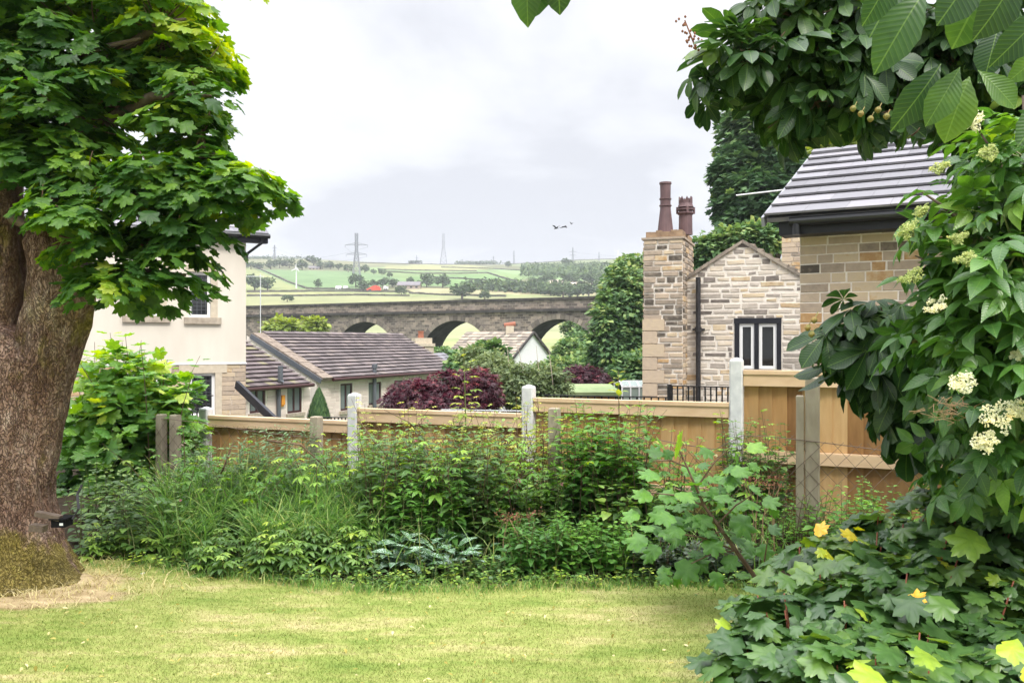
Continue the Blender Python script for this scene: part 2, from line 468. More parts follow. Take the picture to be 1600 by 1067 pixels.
def crown(name, blobs, n, per, tpl, size, m, parent, shell=0.5, droop=0.35, spread=1.0, upw=0.85, young=0.12, tint=(0.15, 0.6), gap=0.5, curl=0.25, seedscale=1.3, base=None, top_young_lit=0.25):
    c, o, r, idx = blob_sprays(blobs, n, shell)
    # thin the sprays by a 3-D noise so gaps and clumps appear
    keep = np.array([noise.noise(Vector(p) * seedscale) for p in c]) > -gap + 0.25 * rng.random(n) - 0.25
    c, o, r = c[keep], o[keep], r[keep]; n = len(c)
    yv = (rng.random(n) < young).astype(float)
    c2, o2 = np.repeat(c, per, 0), np.repeat(o, per, 0)
    k = len(c2); d = rand_dir(k); d[:, 2] *= 0.45
    fwd = nrm(o2 * 0.55 + d * 0.9 * spread); fwd[:, 2] -= droop * rng.uniform(0.3, 1.3, k)
    upv = nrm(np.array([0, 0, upw]) + o2 * 0.6 + rand_dir(k) * 0.5)
    sz = size * rng.uniform(0.45, 1.3, k)
    pos = c2 + d * size * 0.55 * spread + fwd * size * 0.25 * rng.random((k, 1))
    zz = (c2[:, 2] - c2[:, 2].min()) / max(np.ptp(c2[:, 2]), 1e-6)
    tn = np.array([noise.noise(Vector(p) * 2.1 + Vector((9, 3, 1))) for p in c])
    t = np.clip(rng.uniform(*tint, k) + np.repeat(yv, per) * 0.3 + np.repeat(tn, per) * 0.25 + top_young_lit * (zz - 0.5), 0, 1)  # young growth, plus sunlight painted in as a lighter tint toward the top
    ob = leaves(name, tpl, pos, fwd, upv, sz, t, m, parent, curl, base)
    return ob, c

def terraces(name, blobs, n, per, tpl, size, rad, m, parent, shell=.55, tint=(.1, .5), young=.15, gap=.2, seedscale=2.5, droop=.5, lean=.45, side=None, curl=.3):
    """crown of flattened leafy sprays: leaves overlap on each spray's domed top and hang at its rim"""
    c, o, r, idx = blob_sprays(blobs, n, shell)
    keep = np.array([noise.noise(Vector(p) * seedscale) for p in c]) > -gap + 0.2 * rng.random(n) - 0.2
    c, o = c[keep], o[keep]; n = len(c); nm = nrm(np.array([0, 0, 1.0]) + o * lean + rand_dir(n) * .2)
    R_ = rad * rng.uniform(.6, 1.25, n); yv = (rng.random(n) < young) * rng.uniform(.2, .55, n)
    if side is not None: yv = yv + np.clip((c @ np.array(side[0])) - side[1], 0, 1) * side[2]  # sunlight painted into the tint: sprays further along this direction are brighter
    ctn = np.array([noise.noise(Vector(p) * 1.7 + Vector((5, 2, 8))) for p in c]) * .22
    k = n * per; rep = lambda a: np.repeat(a, per, 0)
    N, C_ = rep(nm), rep(c); ax = nrm(np.cross(N, rand_dir(k))); ay = np.cross(N, ax); a = rng.uniform(0, 6.283, k); q = np.sqrt(rng.random(k))
    d = ax * np.cos(a)[:, None] + ay * np.sin(a)[:, None]; rr = (q * rep(R_))[:, None]
    pos = C_ + d * rr - N * (.45 * q[:, None] * rr) + N * rng.uniform(-.25, .12, k)[:, None] * rep(R_)[:, None] * .5
    fwd = nrm(d + rand_dir(k) * .35); fwd[:, 2] -= droop * (.25 + q) * rng.uniform(.5, 1.3, k)
    up = nrm(N + d * .45 * q[:, None] + rand_dir(k) * .48); sz = size * rng.uniform(.5, 1.25, k) * (1 - .25 * (1 - q) * rep((yv > .2).astype(float)))
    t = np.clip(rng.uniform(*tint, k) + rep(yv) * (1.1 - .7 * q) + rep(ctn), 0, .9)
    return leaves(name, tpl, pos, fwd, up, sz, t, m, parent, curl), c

def twigs(name, starts, ends, m, parent, r0=0.012, r1=0.003, sag=0.08, sides=4):
    mb = MB()
    for a, b in zip(starts, ends):
        a, b = Vector(a), Vector(b); l = (b - a).length
        pts = [a.lerp(b, t) + Vector((0, 0, -sag * l * math.sin(math.pi * t))) + Vector(rand_dir(1)[0]) * l * 0.02 * (0 < t < 1) for t in (0, .3, .6, 1)]
        mb.tube(pts, [r0, r0 * .75, (r0 + r1) / 2, r1], sides)
    return mb.build(name, m, parent, True)

def stems(name, label, cat, bases, h, lean, tpl, size, spacing, mleaf, mstem, parent=None, per=2, start=0.15, tint=(.2, .6), up=0.35, droop=0.2, top_young_lit=0.3, r=0.004, group=None, leaf_name='foliage', bend=(0, 0), twist=1.57, taper=0.5, petiole=0.25):
    """a plant of many stems, each with leaves at its nodes"""
    root = parent or thing(name, label, cat, tuple(np.mean(np.array(bases), 0)), group)
    mb = MB(); pos, fwd, upv, sz, tn = [], [], [], [], []
    for b in bases:
        H = random.uniform(*h); a = random.uniform(0, 6.283); ln = random.uniform(0, lean)
        dx = Vector((math.cos(a) * ln + bend[0], math.sin(a) * ln + bend[1], 0)); b = Vector(b)
        q = lambda t: b + Vector((0, 0, H * (t - 0.18 * ln * t * t))) + dx * H * (t * t * 0.8 + 0.2 * t)
        mb.tube([q(t) for t in (0, .25, .5, .75, 1)], [r, r * .9, r * .75, r * .55, r * .3], 4)
        s_ = H * start; ph = random.uniform(0, 6.283)
        while s_ < H:
            t = s_ / H; p = q(t)
            for j in range(per):
                aa = ph + j * 6.283 / per + random.uniform(-.3, .3)
                d = Vector((math.cos(aa), math.sin(aa), up * random.uniform(0.3, 1.6) - droop * (1 - t)))
                s1 = size * random.uniform(.7, 1.2) * (1 - taper * max(0, (t - .55) / .45))
                pos.append(p + d.normalized() * s1 * petiole); fwd.append(d); upv.append((d.x * -.4 + random.uniform(-.3, .3), d.y * -.4 + random.uniform(-.3, .3), 1)); sz.append(s1)
                tn.append(min(1, max(0, random.uniform(*tint) + top_young_lit * (t - .45) + .22 * noise.noise(p * 4.0))))
            ph += twist + random.uniform(-.2, .2); s_ += spacing * random.uniform(.75, 1.25)
    mb.build('stem', mstem, root)
    leaves(leaf_name, tpl, np.array(pos), np.array(fwd), np.array(upv), np.array(sz), np.array(tn), mleaf, root)
    return root

def base_pts(px0, px1, Y0, Y1, n, z=0.0):
    r = []
    for _ in range(n):
        Y = random.uniform(Y0, Y1); r.append(((random.uniform(px0, px1) - CX) / F * Y, Y, z))
    return r

# ------------------------------------------------------------------ materials
M = {}
STONE = [(0.0, (.10, .085, .07)), (.12, (.24, .20, .16)), (.35, (.41, .33, .255)), (.6, (.52, .415, .31)), (.82, (.58, .47, .32)), (.95, (.50, .33, .17)), (1.0, (.44, .27, .13))]
PALE = [(0.0, (.15, .13, .115)), (.16, (.30, .26, .23)), (.4, (.55, .485, .415)), (.7, (.66, .585, .49)), (.92, (.60, .48, .32)), (1.0, (.45, .31, .18))]
M['stone_near'] = tinted('buff_stone', STONE, .9, .15, .55, 11, .6, .010)
M['stone_pale'] = tinted('pale_stone', PALE, .9, .15, .35, 9, .5, .01)
M['mortar'] = noisy('mortar', (.68, .62, .55), (.83, .77, .69), 20, .95, .1, .3, .004)
M['stone_pink'] = tinted('washed_stone', [(0, (.50, .41, .37)), (.5, (.70, .59, .53)), (1, (.80, .69, .62))], .9, .15, .35, 9, .5, .01)
M['mortar_dark'] = noisy('old_mortar', (.40, .36, .31), (.54, .49, .42), 20, .95, .1, .3, .004)
M['render'] = noisy('cream_render', (.645, .585, .50), (.745, .69, .60), 1.3, .9, .15, .12, .003, stretch=(1, 1, .3), detail=10)
M['sill'] = noisy('sill_stone', (.30, .25, .20), (.50, .43, .34), 7, .9, .15, .3)
M['jamb'] = noisy('jamb_stone', (.50, .43, .33), (.62, .54, .42), 7, .9, .15, .3)
M['white_frame'] = mat('white_upvc', (.80, .80, .80), .35, .4)
M['brown_frame'] = mat('brown_frame', (.055, .018, .018), .5, .4)
M['white_paint'] = noisy('white_paint', (.70, .70, .70), (.82, .82, .81), 12, .7, .3, .1)
M['black_paint'] = noisy('black_paint', (.012, .012, .014), (.035, .033, .036), 18, .45, .5, .25)
M['pvc_black'] = mat('black_gutter', (.014, .015, .018), .35, .5)
M['fascia'] = noisy('dark_fascia', (.008, .009, .014), (.016, .017, .026), 3, .5, .4, .05)
M['grey_pipe'] = mat('grey_pipe', (.11, .12, .14), .5, .4)
M['lead'] = noisy('lead', (.24, .25, .28), (.36, .37, .41), 9, .55, .5, .2)
M['pane'] = mat('dark_pane', (.016, .018, .02), .04, .6)
M['pane_soft'] = mat('curtained_pane', (.18, .20, .21), .08, .6)
M['slate'] = tinted('grey_tile', [(0, (.15, .145, .16)), (.5, (.205, .20, .218)), (1, (.26, .25, .27))], .75, .25, .5, 7, .15, .004)
M['tile_brown'] = tinted('brown_tile', [(0, (.10, .085, .086)), (.5, (.15, .128, .128)), (.85, (.19, .157, .157)), (1, (.215, .18, .165))], .9, .15, .6, 2.2, .2, .01)
M['tile_mossy'] = tinted('mossy_tile', [(0, (.10, .08, .083)), (.5, (.15, .122, .125)), (.78, (.18, .15, .145)), (.92, (.22, .20, .12))], .9, .15, .9, 1.1, .2, .01)
M['stone_slate'] = tinted('stone_slate', [(0, (.16, .14, .12)), (.5, (.27, .23, .19)), (1, (.40, .34, .27))], .9, .15, .5, 8, .4)
M['clay'] = noisy('dark_clay', (.085, .05, .052), (.165, .10, .10), 5, .6, .35, .25, stretch=(1, 1, .4))
M['clay_red'] = noisy('red_clay', (.30, .11, .07), (.38, .16, .10), 6, .8, .2, .2)
M['dark_coping'] = noisy('dark_coping', (.15, .12, .10), (.30, .245, .20), 5, .95, .1, .4)
M['cap'] = noisy('weathered_cap', (.22, .15, .10), (.40, .28, .18), 7, .95, .1, .6, .02)
M['concrete'] = noisy('pale_concrete', (.50, .51, .52), (.66, .66, .66), 14, .9, .2, .25, .004, detail=8)
M['concrete_old'] = noisy('old_concrete', (.24, .20, .15), (.40, .35, .27), 9, .95, .15, .5, .006, stretch=(1, 1, .4), detail=8)
def wood(name, stops, sc=5):
    t = NT(name, .75, .2); a = t.attr('tint'); v = t.objco((1, 1, .12)); f = t.noise(v, 26, 5, .6); g = t.noise(t.objco((1, 1, .5)), 3.2, 3)
    x = t.math('ADD', a.outputs['Fac'], t.math('MULTIPLY', t.math('SUBTRACT', f, .5), .55)); x = t.math('ADD', x, t.math('MULTIPLY', t.math('SUBTRACT', g, .5), .6))
    k = t.n('ShaderNodeTexVoronoi'); k.inputs['Scale'].default_value = 4.2; t.l(t.objco((1, 1, .55)), k.inputs['Vector'])
    knot = t.math('LESS_THAN', k.outputs['Distance'], .075)
    zz = t.n('ShaderNodeSeparateXYZ'); tq = t.n('ShaderNodeTexCoord'); t.l(tq.outputs['Object'], zz.inputs[0])
    x = t.math('SUBTRACT', x, t.math('MULTIPLY', t.noise(t.objco((1, 1, .2)), 7, 4), .12))
    wx = t.ramp(t.noise(t.objco((1, 1, .3)), 2.6, 6, .65), [(.48, (0, 0, 0)), (.68, (1, 1, 1))])
    stops_ = t.ramp(x, stops); stops_ = t.mixc(t.math('MULTIPLY', wx, .4), stops_, (.25, .19, .10))
    c = t.mixc(t.math('MULTIPLY', knot, .55), stops_, (.14, .065, .028)); t.bump(f, .25, .004); return t.base(c)
M['board'] = wood('treated_board', [(0, (.20, .10, .038)), (.3, (.33, .18, .07)), (.6, (.46, .27, .11)), (1, (.60, .40, .20))])
M['rail'] = noisy('pale_rail', (.56, .39, .235), (.70, .52, .345), 7, .75, .2, .2, .003, stretch=(.25, 1, 1))
M['wire'] = noisy('rusty_wire', (.10, .065, .045), (.17, .12, .09), 30, .7, .4, 0)
M['iron'] = mat('black_iron', (.012, .012, .013), .5, .4)
M['steel'] = mat('pylon_steel', (.20, .21, .24), .6, .4)
M['turbine'] = mat('white_turbine', (.80, .81, .83), .5, .3)
M['alu'] = mat('aluminium', (.62, .64, .65), .4, .5)
M['hut_glass'] = mat('greenhouse_glass', (.22, .28, .25), .06, .6)
M['felt'] = noisy('green_felt', (.20, .27, .13), (.30, .36, .19), 5, .95, .1, .2)
M['orange'] = mat('orange_box', (.75, .30, .03), .5, .4)
M['red_paint'] = noisy('red_paint', (.62, .07, .035), (.7, .12, .06), 5, .6, .3, 0)
M['bird'] = mat('bird_feathers', (.02, .02, .022), .8, .1)
M['stem_green'] = noisy('green_stem', (.10, .14, .045), (.17, .17, .07), 20, .6, .3, 0)
M['stem_red'] = noisy('red_stem', (.20, .05, .035), (.27, .10, .05), 20, .55, .3, 0)
M['stem_brown'] = noisy('brown_stem', (.11, .07, .045), (.20, .14, .095), 25, .9, .2, .2)
M['dead'] = noisy('dead_stem', (.26, .17, .10), (.40, .28, .17), 20, .9, .1, 0)
M['dead_red'] = noisy('dead_flower', (.17, .075, .045), (.27, .13, .08), 20, .9, .1, 0)

# leaves
SY = [(0, (0.025, 0.073, 0.020)), (.3, (0.052, 0.137, 0.028)), (.55, (0.120, 0.245, 0.036)), (.78, (0.262, 0.392, 0.045)), (1, (0.462, 0.504, 0.070))]
M['leaf_syc'] = leafmat('sycamore_leaf', SY, .45, .48, .42)
M['leaf_shrub'] = leafmat('shade_sycamore_leaf', [(0, (0.043, 0.099, 0.036)), (.35, (0.080, 0.171, 0.047)), (.6, (0.161, 0.276, 0.049)), (.82, (0.379, 0.505, 0.054)), (.96, (0.758, 0.726, 0.067)), (1, (1.082, 0.526, 0.067))], .36, .3, .6)
M['leaf_chest'] = leafmat('chestnut_leaf', [(0, (0.014, 0.042, 0.014)), (.4, (0.027, 0.075, 0.019)), (.7, (0.068, 0.146, 0.026)), (1, (0.177, 0.267, 0.042))], .40, .3, .5, veins=95)
M['leaf_elder'] = leafmat('elder_leaf', [(0, (0.033, 0.093, 0.026)), (.4, (0.067, 0.169, 0.034)), (.7, (0.133, 0.278, 0.045)), (1, (0.284, 0.421, 0.068))], .34, .32, .55, veins=60)
M['leaf_dark'] = leafmat('dark_bed_leaf', [(0, (0.041, 0.096, 0.030)), (.4, (0.091, 0.181, 0.046)), (.7, (0.212, 0.352, 0.068)), (1, (0.527, 0.620, 0.096))], .42, .3, .5)
M['leaf_bright'] = leafmat('bright_bed_leaf', [(0, (0.055, 0.147, 0.031)), (.4, (0.119, 0.278, 0.048)), (.7, (0.236, 0.418, 0.060)), (1, (0.493, 0.591, 0.086))], .45, .34, .45)
M['leaf_yellow'] = leafmat('pale_rose_leaf', [(0, (0.091, 0.169, 0.033)), (.4, (0.182, 0.273, 0.046)), (.7, (0.312, 0.377, 0.065)), (1, (0.520, 0.520, 0.130))], .5, .38, .4)
M['leaf_grey'] = leafmat('grey_green_leaf', [(0, (0.057, 0.115, 0.052)), (.5, (0.127, 0.207, 0.103)), (1, (0.230, 0.322, 0.172))], .6, .28, .3)
M['leaf_purple'] = leafmat('purple_maple_leaf', [(0, (0.027, 0.007, 0.015)), (.5, (0.072, 0.014, 0.028)), (.8, (0.159, 0.025, 0.044)), (1, (0.260, 0.059, 0.065))], .5, .25, .4)
M['leaf_birch'] = leafmat('olive_leaf', [(0, (0.054, 0.090, 0.036)), (.5, (0.120, 0.168, 0.072)), (1, (0.264, 0.312, 0.144))], .55, .3, .35)
M['leaf_far'] = leafmat('valley_leaf', [(0, (0.038, 0.083, 0.045)), (.4, (0.089, 0.174, 0.073)), (.7, (0.180, 0.284, 0.104)), (1, (0.359, 0.422, 0.149))], .6, .22, .25)
M['leaf_lime'] = leafmat('lime_leaf', [(0, (.11, .17, .03)), (.5, (.22, .29, .05)), (1, (.36, .40, .10))], .6, .3, .3)
M['leaf_hill'] = leafmat('hill_leaf', [(0, (0.042, 0.074, 0.039)), (.5, (0.082, 0.131, 0.060)), (1, (0.150, 0.209, 0.082))], .7, .15, .2)
M['ivy'] = leafmat('ivy_leaf', [(0, (.010, .024, .012)), (.6, (.024, .05, .022)), (1, (.06, .10, .035))], .35, .15, .5)
M['blade'] = leafmat('tall_grass', [(0, (0.059, 0.144, 0.038)), (.5, (0.134, 0.273, 0.069)), (.85, (0.268, 0.402, 0.124)), (1, (0.564, 0.517, 0.235))], .5, .35, .4)
def lungwort():
    t = NT('spotted_leaf', .45, .4); u = t.attr('uvm'); v = t.n('ShaderNodeTexVoronoi'); v.inputs['Scale'].default_value = 15
    t.l(u.outputs['Vector'], v.inputs['Vector']); s = t.math('LESS_THAN', v.outputs['Distance'], .42)
    a = t.attr('tint'); return t.base(t.mixc(t.math('MULTIPLY', s, .85), t.ramp(a.outputs['Fac'], [(0, (.03, .085, .035)), (1, (.07, .16, .06))]), (.36, .45, .38)))
M['lungwort'] = lungwort(); M['lamp_black'] = mat('lamp_black', (.008, .008, .009), .9, .1)
M['petal_white'] = leafmat('cream_petal', [(0, (.62, .60, .40)), (.5, (.75, .73, .58)), (1, (.82, .80, .70))], .6, .3, .2)
M['petal_green'] = leafmat('bud_green', [(0, (.30, .38, .12)), (1, (.58, .60, .32))], .6, .3, .2)
M['petal_pink'] = leafmat('pink_petal', [(0, (.62, .28, .42)), (1, (.80, .55, .62))], .6, .3, .2)
M['conker'] = noisy('green_conker', (.15, .19, .05), (.30, .17, .06), 30, .6, .3, .2)

def bark():
    t = NT('sycamore_bark', .92, .12)
    v = t.objco((1, 1, .45)); vo = t.n('ShaderNodeTexVoronoi', feature='DISTANCE_TO_EDGE'); vo.inputs['Scale'].default_value = 34
    nv = t.n('ShaderNodeTexNoise'); nv.inputs['Scale'].default_value = 9; nv.inputs['Detail'].default_value = 6; t.l(v, nv.inputs['Vector'])
    t.l(t.mixc(.20, v, nv.outputs['Color'], 'LINEAR_LIGHT'), vo.inputs['Vector'])
    f = t.noise(v, 24, 9, .72); g = t.noise(t.objco(), 3.2, 6)
    c = t.ramp(t.math('ADD', t.math('MULTIPLY', f, .6), t.math('MULTIPLY', g, .4)), [(.34, (.085, .047, .034)), (.46, (.20, .122, .09)), (.56, (.31, .215, .17)), (.66, (.50, .40, .335))])
    cr = t.ramp(vo.outputs['Distance'], [(0, (0, 0, 0)), (.09, (1, 1, 1))])
    c = t.mixc(t.math('MULTIPLY', t.math('SUBTRACT', 1.0, cr), .55), c, (.055, .032, .023))
    sp = t.n('ShaderNodeSeparateXYZ'); tcn = t.n('ShaderNodeTexCoord'); t.l(tcn.outputs['Object'], sp.inputs[0])
    mz = t.noise(t.objco((1, 1, .6)), 2.6, 6, .6)
    lowm = t.math('SUBTRACT', .42, t.math('MULTIPLY', sp.outputs['Z'], .9)); lowm = t.math('MAXIMUM', lowm, 0.0)
    mz = t.math('ADD', t.math('MULTIPLY', t.math('SUBTRACT', mz, .5), 2.4), .46)
    mask = t.ramp(t.math('ADD', mz, lowm), [(.60, (0, 0, 0)), (.80, (1, 1, 1))])
    moss = t.ramp(t.noise(t.objco(), 45, 4), [(.3, (.14, .115, .022)), (.7, (.32, .26, .065))])
    c = t.mixc(t.math('MULTIPLY', mask, .85), c, moss)
    t.bump(t.math('ADD', t.math('MULTIPLY', f, .35), t.math('MULTIPLY', t.math('MINIMUM', vo.outputs['Distance'], .14), 3.0)), 1.0, .045)
    return t.base(c)
M['bark'] = bark()
M['branch'] = noisy('branch_bark', (.075, .055, .042), (.16, .125, .10), 18, .9, .15, .4, stretch=(1, 1, .5))
M['moss'] = tinted('moss_strand', [(0, (.17, .15, .03)), (.6, (.36, .31, .085)), (1, (.58, .49, .27))], .95, .1, .1, 9, 0)

def lawn_mat(name, tint=False):
    t = NT(name, .75, .2); g = t.n('ShaderNodeNewGeometry')
    mp = t.n('ShaderNodeMapping'); mp.inputs['Scale'].default_value = (.5, 1.5, .3); t.l(g.outputs['Position'], mp.inputs[0])
    f = t.noise(mp.outputs[0], 1.9, 7, .68); h = t.noise(mp.outputs[0], 9, 4)
    x = t.math('ADD', t.math('MULTIPLY', f, .75), t.math('MULTIPLY', h, .25))
    if tint: x = t.math('ADD', x, t.math('MULTIPLY', t.math('SUBTRACT', t.attr('tint').outputs['Fac'], .5), .20))
    c = t.ramp(x, [(.29, (.10, .17, .028)), (.42, (.19, .245, .05)), (.52, (.275, .30, .085)), (.62, (.40, .355, .16)), (.72, (.52, .42, .25))])
    sp = t.n('ShaderNodeSeparateXYZ'); t.l(g.outputs['Position'], sp.inputs[0])   # worn straw-littered ground round the old tree
    dx = t.math('ADD', sp.outputs['X'], 3.3); dy = t.math('MULTIPLY', t.math('SUBTRACT', sp.outputs['Y'], 5.35), 1.9)
    d = t.math('SQRT', t.math('ADD', t.math('MULTIPLY', dx, dx), t.math('MULTIPLY', dy, dy)))
    wn_ = t.math('SUBTRACT', t.math('ADD', d, t.math('MULTIPLY', t.math('SUBTRACT', f, .5), 1.6)), .72)
    mk = t.ramp(wn_, [(.0, (1, 1, 1)), (.22, (0, 0, 0))])
    c = t.mixc(t.math('MULTIPLY', mk, .85), c, t.ramp(h, [(.3, (.30, .20, .11)), (.7, (.55, .42, .27))]))
    if tint:
        t.l(c, t.b.inputs['Base Color']); tr = t.n('ShaderNodeBsdfTranslucent'); t.l(c, tr.inputs['Color'])
        ms = t.n('ShaderNodeMixShader'); ms.inputs[0].default_value = .3
        t.l(t.b.outputs[0], ms.inputs[1]); t.l(tr.outputs[0], ms.inputs[2]); t.l(ms.outputs[0], t.o.inputs['Surface']); return t.m
    return t.base(c)
M['lawn'] = lawn_mat('mown_lawn'); M['lawn_blade'] = lawn_mat('lawn_blade', True)
M['soil'] = noisy('dark_soil', (.022, .016, .010), (.05, .036, .022), 9, .95, .1, .6, .03)
def land():
    t = NT('hill_fields', .95, .05); a = t.n('ShaderNodeAttribute', attribute_name='field'); g = t.n('ShaderNodeNewGeometry')
    f = t.noise(g.outputs['Position'], .018, 8, .65); h = t.noise(g.outputs['Position'], .12, 4)
    x = t.math('ADD', t.math('MULTIPLY', f, .65), t.math('MULTIPLY', h, .35))
    return t.base(t.mixc(1.0, a.outputs['Color'], t.ramp(x, [(.3, (.55, .60, .55)), (.5, (.85, .87, .85)), (.7, (1.12, 1.06, 1.0))]), 'MULTIPLY'))
M['land'] = land()
def viaduct_stone():
    t = NT('viaduct_stone', .95, .1); u = t.attr('uvm'); b = t.n('ShaderNodeTexBrick')
    wv = t.n('ShaderNodeTexNoise'); wv.inputs['Scale'].default_value = .9; t.l(u.outputs['Vector'], wv.inputs['Vector'])
    t.l(t.mixc(.05, u.outputs['Vector'], wv.outputs['Color'], 'LINEAR_LIGHT'), b.inputs['Vector'])
    for k, v in (('Scale', 1.0), ('Mortar Size', .022), ('Brick Width', .72), ('Row Height', .29), ('Bias', -.1)): b.inputs[k].default_value = v
    b.inputs['Color1'].default_value = (.125, .108, .095, 1); b.inputs['Color2'].default_value = (.38, .32, .265, 1); b.inputs['Mortar'].default_value = (.34, .305, .27, 1)
    f = t.noise(u.outputs['Vector'], .30, 8, .72); g = t.noise(u.outputs['Vector'], 1.7, 4)
    c = t.mixc(1.0, b.outputs['Color'], t.ramp(f, [(.28, (.42, .41, .42)), (.5, (.92, .90, .90)), (.72, (1.5, 1.38, 1.25))]), 'MULTIPLY')
    c = t.mixc(t.math('MULTIPLY', t.ramp(g, [(.55, (0, 0, 0)), (.7, (1, 1, 1))]), .5), c, (.075, .068, .062))
    t.bump(b.outputs['Fac'], -.3, .05); return t.base(c)
M['viaduct'] = viaduct_stone()
M['coping'] = noisy('sooty_coping', (.045, .042, .042), (.11, .10, .092), 1.5, .95, .1, .3)
M['voussoir'] = tinted('voussoir_stone', [(0, (.14, .12, .105)), (.5, (.24, .205, .17)), (1, (.36, .30, .245))], .95, .1, .4, 2.2, .3)
M['soffit'] = noisy('dark_soffit', (.03, .027, .025), (.075, .066, .06), 1.2, .95, .1, .3)  # much darker than the viaduct's face stone

# ------------------------------------------------------------------ terrain and lawn
HY = [4, 9.6, 12, 25, 34, 45, 60, 90, 128, 150, 170, 200, 300, 400, 450, 500, 600, 700, 800, 1000, 1200, 1400, 2000, 4500]
HZ = [-.5, -.6, -1.4, -1.5, -2.8, -3.2, -7, -11, -11, -8, -3.5, .6, 10.5, 22, 27, 34.5, 48, 60, 72, 95, 116, 121, 100, 60]
def H(x, y):
    y_ = max(y, 0.01); z = float(np.interp(y, HY, HZ))
    if y > 420:
        px = CX + x / y_ * F
        k = np.interp(px, [380, 480, 560, 690, 800, 860, 940, 1010], [1.05, 1.045, 1.01, .965, .97, .995, 1.035, 1.045])
        a = min(1, (y - 420) / 500); z *= 1 + (k - 1) * a
        z += a * 1.6 * noise.noise(Vector((x * .006, y * .006, 0)))
    return z
def hit(px, py, y0=300):
    """point on the hillside seen at a place of the photo"""
    best = None
    for Y in np.arange(y0, 1395, 2.0):
        x = (px - CX) / F * Y; z = H(x, Y)
        q = CY - (z - EYE) / Y * F
        if q <= py: return Vector((x, Y, z))
        if best is None or q < best[0]: best = (q, Vector((x, Y, z)))
    return best[1]
G1, G2, G3, PA, PB, OL, SC = (.165, .245, .115), (.19, .255, .11), (.15, .23, .09), (.27, .275, .145), (.245, .27, .125), (.17, .175, .10), (.15, .16, .085)
FIELDS = [  # traced field outlines (photo px) and their grass
    ([(380, 412), (400, 422), (430, 434), (480, 452), (380, 458)], (.26, .28, .13)),
    ([(400, 421), (540, 424), (600, 428), (640, 440), (560, 453), (470, 452), (430, 434)], G1),
    ([(540, 418), (690, 417), (760, 422), (840, 432), (800, 441), (640, 440), (600, 430)], (.20, .28, .12)),
    ([(600, 410), (720, 412), (780, 420), (700, 424), (600, 421)], (.29, .29, .14)),
    ([(540, 424), (760, 425), (790, 431), (640, 436), (600, 430)], G2),
    ([(640, 432), (770, 428), (800, 440), (720, 448), (640, 446)], (.16, .25, .10)),
    ([(760, 420), (900, 428), (960, 432), (930, 440), (840, 436)], (.24, .34, .16)),
    ([(780, 408), (1010, 402), (1010, 414), (800, 416)], (.19, .22, .11)),
    ([(380, 403), (480, 404), (640, 410), (640, 416), (380, 412)], (.20, .20, .11)),
    ([(380, 455), (640, 456), (760, 452), (830, 455), (930, 459), (930, 470), (380, 463)], PB),
    ([(640, 449), (780, 452), (930, 458), (930, 462), (640, 458)], (.38, .34, .20)),
    ([(380, 461), (640, 463), (930, 464), (930, 480), (380, 482)], PA),
    ([(380, 457), (520, 457), (600, 460), (520, 463), (380, 463)], (.30, .30, .14)),
]
def inside(p, poly):
    x, y = p; r = False
    for i in range(len(poly)):
        (x1, y1), (x2, y2) = poly[i - 1], poly[i]
        if (y1 > y) != (y2 > y) and x < (x2 - x1) * (y - y1) / (y2 - y1) + x1: r = not r
    return r
def build_terrain():
    cols = np.concatenate([np.arange(-1500, 360, 30), np.arange(360, 1012, 4), np.arange(1012, 3200, 30)])
    ys = np.concatenate([np.arange(4, 12, 1.5), np.geomspace(12, 200, 50), np.arange(205, 500, 5), np.arange(500, 1300, 7), np.geomspace(1300, 4500, 20)])
    V, C = [], []
    for Y in ys:
        for px in cols:
            x = (px - CX) / F * Y; z = H(x, Y); V.append((x, Y, z))
            py = CY - (z - EYE) / Y * F; c = OL
            if Y < 30: c = (.09, .085, .07)
            elif Y < 160: c = (.08, .13, .045)
            elif Y < 330: c = (.33, .335, .19) if Y > 215 else (.29, .32, .15)
            elif Y < 1350:
                for poly, k in FIELDS:
                    if inside((px + 1.5 * noise.noise(Vector((x * .03, Y * .03, 0))), py), poly): c = k
            C.append((*c, 1))
    nx = len(cols); ny = len(ys)
    i = np.arange(nx * ny).reshape(ny, nx)
    fc = np.stack([i[:-1, :-1], i[:-1, 1:], i[1:, 1:], i[1:, :-1]], -1).reshape(-1, 4)
    o = link_mesh('terrain', V, fc, M['land'], None, smooth=True, base=(0, 0, 0))
    a = o.data.color_attributes.new('field', 'FLOAT_COLOR', 'POINT'); a.data.foreach_set('color', np.array(C, dtype=np.float32).ravel())
    setp(o, kind='structure')
build_terrain()

